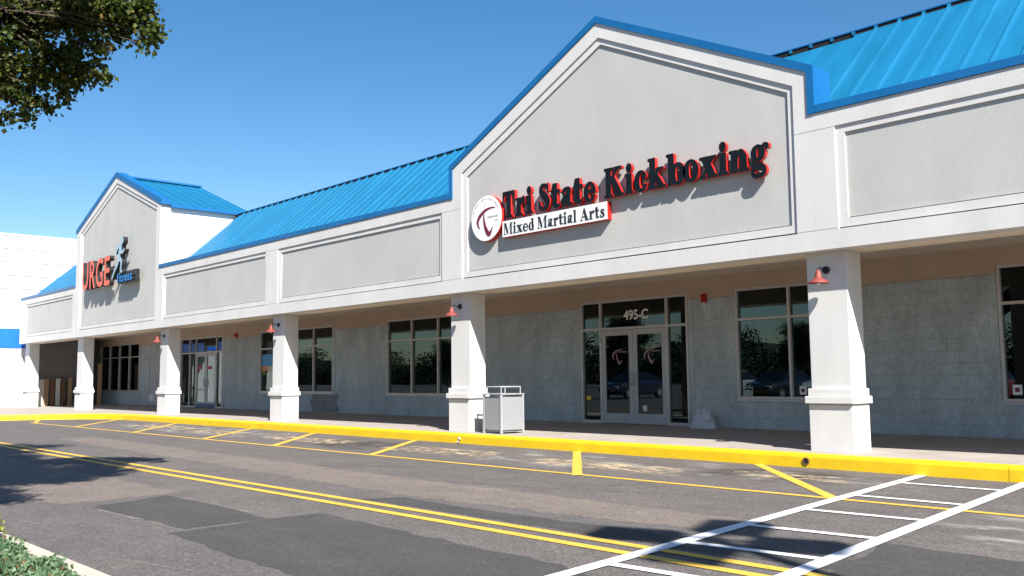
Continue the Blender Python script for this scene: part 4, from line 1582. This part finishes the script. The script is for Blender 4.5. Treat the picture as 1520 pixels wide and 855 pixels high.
# upright boards by the far pillar
bt = [('board_cream', -45.15, 12.78, 1.20, 'narrow cream board standing upright next to the farthest pillar'),
      ('wood_tan', -45.2, 12.98, 1.22, 'tan board standing upright, half in sunlight, next to the farthest pillar'),
      ('wood_brown', -45.2, 13.24, 1.25, 'dark brown upright board between the tan board and the white board'),
      ('board_cream', -45.15, 13.46, 1.24, 'white upright board in shade between two dark brown boards'),
      ('wood_brown', -45.2, 13.70, 1.26, 'dark brown upright board right of the shaded white board'),
      ('wood_tan', -45.22, 14.0, 1.30, 'dim brown upright board half hidden by the second farthest pillar'),
      ('wood_tan', -44.9, 15.2, 1.92, 'tallest brown board, standing beside the farthest shop window')]
for mat, x, y, hh, t in bt:
    e = empty('upright_board', (x, y, 0), t, 'board', 'upright boards by the far pillar')
    MB().box(x - .03, x + .03, y - .09, y + .09, 0, hh).build('plank', mat, e, bevel=.01)
    MB().box(x + .031, x + .05, y - .085, y + .085, hh - .16, hh - .06).build('batten', mat, e, bevel=.004)

# ================================================================== PARKING LIGHT (its four heads throw the shadow on the crosswalk)
hp = 7.8
sx0, sy0 = -4.28, 5.98
px_, py_ = sx0 + 2.25 / 2.2 * (hp - ZR), sy0 - 1 / 2.2 * (hp - ZR)
pl = empty('parking_light', (px_, py_, ZR), 'tall bronze parking lot light with four box heads, standing right of the view', 'street lamp')
MB().lathe((px_, py_, ZR), [(.30, 0), (.30, .7), (.27, .75), (.05, .75)], 24).build('concrete_base', 'concrete', pl)
MB().tube([(px_, py_, ZR + .75), (px_, py_, hp + .05)], [.085, .06], 12).build('pole', 'pole_bronze', pl)
for k in range(4):
    a = math.radians(20 + 90 * k)
    d = Vector((math.cos(a), math.sin(a), 0))
    n = Vector((-d.y, d.x, 0))
    c = Vector((px_, py_, hp)) + d * .62
    q = MB()
    vv = []
    for zz, s in ((-.11, 1.0), (.06, 1.0), (.11, .8)):
        for su, sv in ((-1, -1), (1, -1), (1, 1), (-1, 1)):
            p = c + d * (su * .31 * s) + n * (sv * .24 * s)
            vv.append((p.x, p.y, hp + zz))
    q.add(vv, [(3, 2, 1, 0), (0, 1, 5, 4), (1, 2, 6, 5), (2, 3, 7, 6), (3, 0, 4, 7), (4, 5, 9, 8), (5, 6, 10, 9), (6, 7, 11, 10), (7, 4, 8, 11), (8, 9, 10, 11)])
    q.build('lamp_head', 'pole_bronze', pl)
    MB().tube([(px_, py_, hp), tuple(Vector((px_, py_, hp)) + d * .4)], .035, 8).build('arm', 'pole_bronze', pl)

# ================================================================== TREES AND PLANTS


def leaf_cloud(q, pts, size, rnd, up=.4):
    """small folded leaves at the points"""
    for p in pts:
        s = size * rnd.uniform(.65, 1.25)
        a = Vector((rnd.gauss(0, 1), rnd.gauss(0, 1), rnd.gauss(0, 1) - up)).normalized()
        b_ = a.cross(Vector((rnd.gauss(0, 1), rnd.gauss(0, 1), rnd.gauss(0, 1)))).normalized()
        n = a.cross(b_)
        p = Vector(p)
        w = s * .42
        o = len(q.v)
        q.v += [tuple(p), tuple(p + a * s * .5 + b_ * w + n * s * .12), tuple(p + a * s), tuple(p + a * s * .5 - b_ * w + n * s * .12)]
        q.f += [(o, o + 1, o + 2), (o, o + 2, o + 3)]
        q.mi += [0, 0]


TX, TY = -11.9, 0.6
tree = empty('shade_tree', (TX, TY, -.09), 'leafy green shade tree overhanging the top left corner', 'tree')
rnd = random.Random(11)
# boughs: centre, radii, leaves.  those that reach over the lane first, then the rest of the crown
BOUGH = [((-9.60, 3.55, 4.97), (0.22, 0.22, 0.14), 380), ((-9.71, 3.56, 4.93), (0.30, 0.30, 0.21), 650), ((-9.89, 3.42, 4.99), (0.33, 0.33, 0.22), 750), ((-9.81, 3.43, 4.80), (0.18, 0.18, 0.12), 250), ((-9.47, 3.62, 4.68), (0.18, 0.18, 0.11), 187), ((-9.52, 3.59, 4.58), (0.10, 0.10, 0.07), 62), ((-10.09, 3.24, 5.04), (0.36, 0.36, 0.22), 812), ((-10.16, 3.19, 4.90), (0.28, 0.28, 0.12), 325), ((-9.93, 3.27, 4.61), (0.19, 0.19, 0.08), 200), ((-10.22, 3.17, 4.74), (0.18, 0.18, 0.10), 187), ((-10.29, 3.02, 5.08), (0.39, 0.39, 0.25), 875), ((-10.51, 2.82, 5.06), (0.41, 0.41, 0.28), 1000), ((-10.74, 2.61, 4.99), (0.41, 0.41, 0.30), 1000), ((-10.62, 2.76, 4.81), (0.30, 0.30, 0.17), 525), ((-10.83, 2.58, 4.75), (0.34, 0.34, 0.28), 650), ((-10.50, 2.90, 4.59), (0.28, 0.28, 0.17), 475), ((-10.33, 3.06, 4.52), (0.22, 0.22, 0.11), 287), ((-10.17, 3.21, 4.42), (0.23, 0.23, 0.11), 325), ((-10.03, 3.30, 4.27), (0.15, 0.15, 0.07), 150), ((-10.38, 3.11, 4.32), (0.21, 0.21, 0.12), 300), ((-10.57, 2.93, 4.35), (0.25, 0.25, 0.15), 450), ((-10.75, 2.70, 4.46), (0.30, 0.30, 0.19), 600), ((-10.45, 3.04, 4.16), (0.12, 0.12, 0.07), 125), ((-10.66, 2.89, 4.10), (0.18, 0.18, 0.08), 225), ((-10.83, 2.70, 4.18), (0.22, 0.22, 0.11), 325), ((-10.59, 2.78, 3.90), (0.11, 0.11, 0.05), 100), ((-10.78, 2.63, 3.91), (0.12, 0.12, 0.06), 112), ((-10.96, 2.56, 4.37), (0.28, 0.28, 0.21), 500)]
for c in ((-7.7, 1.0, 3.95), (-8.3, .7, 4.2), (-8.0, .95, 4.7), (-9.0, 1.1, 4.1), (-9.4, .4, 4.5), (-8.8, 1.0, 5.1)):
    BOUGH.append((c, (.6, .45, .4), 1300))
NVIS = 28
for c in ((-6.9, .9, 4.0), (-7.2, .6, 4.2), (-6.6, .6, 4.4), (-7.6, .4, 4.4), (-9.0, 1.75, 5.0), (-10.4, 2.0, 5.2)):
    BOUGH.append((c, (.6, .42, .4), 1500))
for c in ((-6.6, 1.2, 5.8), (-7.0, 1.6, 5.9), (-7.4, 1.9, 5.6), (-6.4, 1.0, 6.2), (-7.6, 1.3, 6.0), (-8.0, 1.9, 5.9), (-8.4, 2.2, 5.7), (-7.2, .9, 5.5), (-8.8, 2.5, 5.9), (-7.9, 2.2, 5.3)):
    BOUGH.append((c, (.62, .5, .42), 1500))
for c in ((-9.5, 1.65, 4.3), (-8.7, 1.4, 4.7), (-10.2, 1.8, 4.6), (-11.0, 1.9, 4.2), (-12.0, 2.1, 4.7), (-9.2, 1.5, 5.4), (-10.0, 1.7, 5.6), (-8.2, 1.2, 5.3),
          (-11.3, 1.9, 5.4), (-9.6, 1.0, 4.9), (-10.6, 1.2, 5.0), (-12.4, 1.5, 5.2), (-8.4, .7, 4.9), (-10.9, 1.6, 6.2), (-9.4, 1.2, 6.3), (-12.0, 1.9, 6.0)):
    BOUGH.append((c, (.62, .5, .42), 1500))
while len(BOUGH) < 100:
    a = rnd.uniform(0, 2 * math.pi)
    rr = rnd.uniform(.3, 3.3)
    z = rnd.uniform(4.3, 8.2)
    sh = 1 - max(0, (z - 6) / 2.6) * .6
    c = (TX + rr * sh * math.cos(a), TY + rr * sh * math.sin(a) * .95, z)
    if c[1] > -c[0] * .244 - .95:
        continue
    BOUGH.append((c, (.95, .9, .6), 1700))
crown = MB()
wood = MB()
wood.tube([(TX, TY, -.15), (TX + .03, TY, .8), (TX - .02, TY + .04, 1.9), (TX + .05, TY + .1, 2.9)], [.24, .17, .15, .13], 12)
HUBS = [Vector((-10.75, 2.35, 5.05)), Vector((-11.0, 2.2, 4.6)), Vector((-11.2, 2.0, 4.25))]
for hb in HUBS:
    b0 = Vector((TX + .05, TY + .1, 2.5))
    wood.tube([b0, b0.lerp(hb, .5) + Vector((0, .1, .3)), hb], [.07, .045, .022], 7)
for bi, (c, r, nl) in enumerate(BOUGH):
    base_ = Vector((TX + .05, TY + .1, 2.7 + rnd.uniform(-.5, .2)))
    c = Vector(c)
    if bi < NVIS:
        base_ = min(HUBS, key=lambda hv: (hv - c).length) + Vector((rnd.uniform(-.1, .1), 0, rnd.uniform(-.1, .1)))
    mid = base_.lerp(c, .5) + Vector((rnd.uniform(-.2, .2), rnd.uniform(-.2, .2), rnd.uniform(.05, .35)))
    if bi < NVIS:
        mid = base_.lerp(c, .5) + Vector((rnd.uniform(-.12, .12), rnd.uniform(-.12, .12), rnd.uniform(-.05, .12)))
        wood.tube([base_, mid, c], [.014, .009, .004], 5)
    else:
        wood.tube([base_, mid, c], [.05, .024, .006], 6)
    pts = []
    nl = int(nl * .8) if bi < NVIS else nl
    ntw = max(3, nl // 34)
    for t in range(ntw):
        while True:
            u = Vector((rnd.uniform(-1, 1), rnd.uniform(-1, 1), rnd.uniform(-1, 1)))
            if u.length < 1:
                break
        e = c + Vector((u.x * r[0], u.y * r[1], u.z * r[2]))
        s = c + (e - c) * .25
        wood.tube([s, s.lerp(e, .6) + Vector((0, 0, .03)), e], [.006, .004, .002], 4, cap=False)
        for j in range(nl // ntw):
            f = rnd.uniform(.1, 1.08)
            pts.append(s.lerp(e, f) + Vector((rnd.gauss(0, .05), rnd.gauss(0, .05), rnd.gauss(0, .045))))
    leaf_cloud(crown, pts, .066, rnd)
wood.build('trunk', 'bark', tree, smooth=True)
crown.build('crown', 'leaf', tree, fixn=False)

# ground cover and a low shrub in the bed
rnd = random.Random(5)
q = MB()
pts = []
for k in range(26000):
    x, y = rnd.uniform(-9.5, -4.2), 1.86 - abs(rnd.gauss(0, .55))
    edge = 1.84 + .035 * math.sin(x * 9) + .03 * math.sin(x * 23 + 1)
    if y > edge:
        continue
    hgt = .045 + .05 * math.sin(x * 6.1) * math.sin(y * 7.3) + .03
    pts.append((x, y, -.085 + rnd.uniform(0, max(.02, hgt))))
leaf_cloud(q, pts, .034, rnd, up=-.9)
gc = q.build('ground_cover', 'cover_leaf', None, fixn=False)
gc['kind'] = 'stuff'
gc['label'] = 'low green ground cover in the planting bed at the bottom left'
gc['category'] = 'ground cover'
sh = empty('low_shrub', (-7.62, 1.74, -.09), 'low yellow-green shrub at the left end of the planting bed kerb', 'shrub')
q = MB()
st = MB()
pts = []
for k in range(90):
    a = rnd.uniform(0, 2 * math.pi)
    r_ = rnd.uniform(.02, .26)
    e = Vector((-7.62 + r_ * math.cos(a), 1.74 + r_ * .62 * math.sin(a), rnd.uniform(.02, .16) - r_ * .25))
    s = Vector((-7.62 + .02 * math.cos(a), 1.74, -.08))
    st.tube([s, s.lerp(e, .5) + Vector((0, 0, .03)), e], [.005, .004, .002], 4, cap=False)
    for j in range(26):
        pts.append(s.lerp(e, rnd.uniform(.35, 1.05)) + Vector((rnd.gauss(0, .02), rnd.gauss(0, .02), rnd.gauss(0, .02))))
leaf_cloud(q, pts, .035, rnd, up=-.8)
st.build('stem', 'bark', sh, fixn=False)
q.build('foliage', 'shrub_leaf', sh, fixn=False)

# far side of the car park, mirrored in the shop glass
rnd = random.Random(21)
ftree = empty('far_tree', (-40, -55, ZR), 'round green tree across the car park, seen mirrored in the shop glass', 'tree', 'trees across the car park')
q = MB()
w = MB()
w.tube([(-40, -55, ZR), (-40, -55, 1.5), (-39.9, -55, 3.2)], [.25, .2, .16], 8)
pts = []
for k in range(22):
    a = rnd.uniform(0, 2 * math.pi)
    c = Vector((-40 + rnd.uniform(.2, 2.2) * math.cos(a), -55 + rnd.uniform(.2, 2.2) * math.sin(a), rnd.uniform(2.6, 6.6)))
    w.tube([(-39.9, -55, 2.6), c], [.07, .02], 5)
    for j in range(700):
        pts.append(c + Vector((rnd.gauss(0, .55), rnd.gauss(0, .55), rnd.gauss(0, .42))))
leaf_cloud(q, pts, .18, rnd)
w.build('trunk', 'bark', ftree)
q.build('crown', 'leaf_far', ftree, fixn=False)
ORD = ['ninth', 'eighth', 'seventh', 'sixth', 'fifth', 'fourth', 'third', 'second', 'first']
ftree['label'] = 'sixth tree from the left in the row mirrored in the shop glass'
for k in range(9):
    x = 4 - k * 15.0 + rnd.uniform(-3, 3)
    if k == 3:
        continue
    c = copy_tree(ftree, None, (x, -56 + rnd.uniform(-6, 6), ZR), rnd.uniform(0, 6))
    c['label'] = ORD[k] + ' tree from the left in the row mirrored in the shop glass'
    s = rnd.uniform(.8, 1.35)
    c.scale = (s, s, s)


q = MB()
pts = []
for k in range(60000):
    x = rnd.uniform(-230, 40)
    top = 5.2 + 1.6 * math.sin(x * .21) + 1.1 * math.sin(x * .57 + 1) + .7 * math.sin(x * 1.3)
    z = ZR + (top + 1) * rnd.random() ** .8
    pts.append((x, -84 + rnd.gauss(0, 1.6) - max(0, z - 3) * .3, z))
leaf_cloud(q, pts, .42, rnd)
surf('added_hill_green', (0.022, 0.034, 0.014), 0.95, var=0.3, scale=0.3, coords='World', bump=1.0, bscale=1.5, bdist=0.4)
hq = MB()
nh = 140
for k in range(nh + 1):
    x = -330 + k * 4.0
    zt = 4.6 + 1.5 * math.sin(x * .045) + .9 * math.sin(x * .13 + 1) + .5 * math.sin(x * .41)
    hq.v += [(x, -86, ZR - .5), (x, -92 + 1.5 * math.sin(x * .3), zt * .8), (x, -104, zt), (x, -150, zt * .7)]
for k in range(nh):
    for j in range(3):
        hq.f.append((k * 4 + j, k * 4 + 4 + j, k * 4 + 5 + j, k * 4 + 1 + j))
hq.mi = [0] * len(hq.f)
structure(hq.build('added_hill', 'added_hill_green', None, smooth=True))  # unseen dark ridge, added to close bright gaps behind the mirrored wood
fw = q.build('far_wood', 'leaf_far', None, fixn=False)
fw['kind'] = 'stuff'
fw['label'] = 'dark band of woodland far across the car park, mirrored in the shop glass'
fw['category'] = 'wood'


def make_car(name, mat):
    e = empty(name, (0, 0, 0), 'parked car mirrored in the shop glass', 'car', 'cars parked across the lot')
    stn = [(-2.25, .42, .62, .62), (-2.1, .30, .90, .80), (-1.2, .22, .98, .88), (0, .20, .98, .90), (1.0, .20, .96, .90), (1.9, .24, .84, .84), (2.25, .38, .66, .66)]
    q = MB()
    n = 8
    for x, zb, zt, hw in stn:
        q.v += [(x, -hw * .9, zb), (x, -hw, zb + .12), (x, -hw, zt - .18), (x, -hw * .9, zt), (x, hw * .9, zt), (x, hw, zt - .18), (x, hw, zb + .12), (x, hw * .9, zb)]
    for i in range(len(stn) - 1):
        for k in range(n):
            k2 = (k + 1) % n
            q.f.append((i * n + k, i * n + k2, (i + 1) * n + k2, (i + 1) * n + k))
    q.f += [tuple(range(n)), tuple((len(stn) - 1) * n + k for k in range(n))]
    q.mi = [0] * len(q.f)
    o = local(q, 'body', mat, e, bevel=.03)
    cab = [(-1.9, .93, .70), (-1.05, 1.42, .60), (.25, 1.45, .60), (1.15, .94, .72)]
    q = MB()
    for x, zt, hw in cab:
        q.v += [(x, -hw, zt), (x, hw, zt), (x, .80, .93), (x, -.80, .93)]
    for i in range(3):
        for k in range(4):
            k2 = (k + 1) % 4
            q.f.append((i * 4 + k, i * 4 + k2, (i + 1) * 4 + k2, (i + 1) * 4 + k))
    q.mi = [0] * len(q.f)
    local(q, 'cabin_glass', 'car_glass', e)
    local(MB().box(-1.0, .2, -.575, .575, 1.435, 1.475), 'roof', mat, e, bevel=.02)
    for x in (-1.42, 1.42):
        for s in (-1, 1):
            t = local(MB().lathe((x, s * .80 - .10, .32), [(.18, 0), (.31, .01), (.33, .05), (.33, .16), (.31, .2), (.18, .2)], 20, 'y'), 'wheel', 'tyre', e)
            r = MB().lathe((0, 0, 0), [(.001, -.115), (.2, -.10), (.2, .10), (.001, .115)], 16, 'y').build('rim', 'rim', None, origin=(0, 0, 0))
            r.parent = t
            r.location = (0, 0, .33)
    for s in (-1, 1):
        local(MB().box(2.12, 2.2, s * .58 - .14, s * .58 + .14, .60, .72), 'headlight', 'head_clear', e, bevel=.02)
        local(MB().box(-2.22, -2.13, s * .58 - .12, s * .58 + .12, .62, .80), 'tail_light', 'tail_red', e, bevel=.02)
    return e


rnd = random.Random(4)
CARS = (('white', (.72, .72, .72), -22, -9), ('black', (.02, .022, .026), -25, -9), ('silver', (.42, .43, .45), -28.2, -9.2), ('red', (.33, .02, .02), -15.5, -9),
        ('dark blue', (.015, .02, .045), -34.5, -9), ('pale beige', (.55, .50, .42), -9.5, -9.1), ('dark green', (.02, .07, .04), -12.5, -9), ('grey', (.16, .17, .18), -41, -9))
first_car = None
for cn, colr, x, y in CARS:
    mn = 'car_' + cn.replace(' ', '_')
    surf(mn, colr, 0.25, var=0.01, coat=1.0)
    if first_car is None:
        c = first_car = make_car('parked_car', mn)
    else:
        c = copy_tree(first_car)
        for ch in c.children:
            if ch.name.split('.')[0] in ('body', 'roof'):
                ch.data = ch.data.copy()
                ch.data.materials.clear()
                ch.data.materials.append(MATS[mn])
    c.location = (x, y, ZR)
    c.rotation_euler = (0, 0, math.radians(90) + rnd.uniform(-.04, .04))
    c['label'] = cn + ' parked car mirrored in the shop glass'
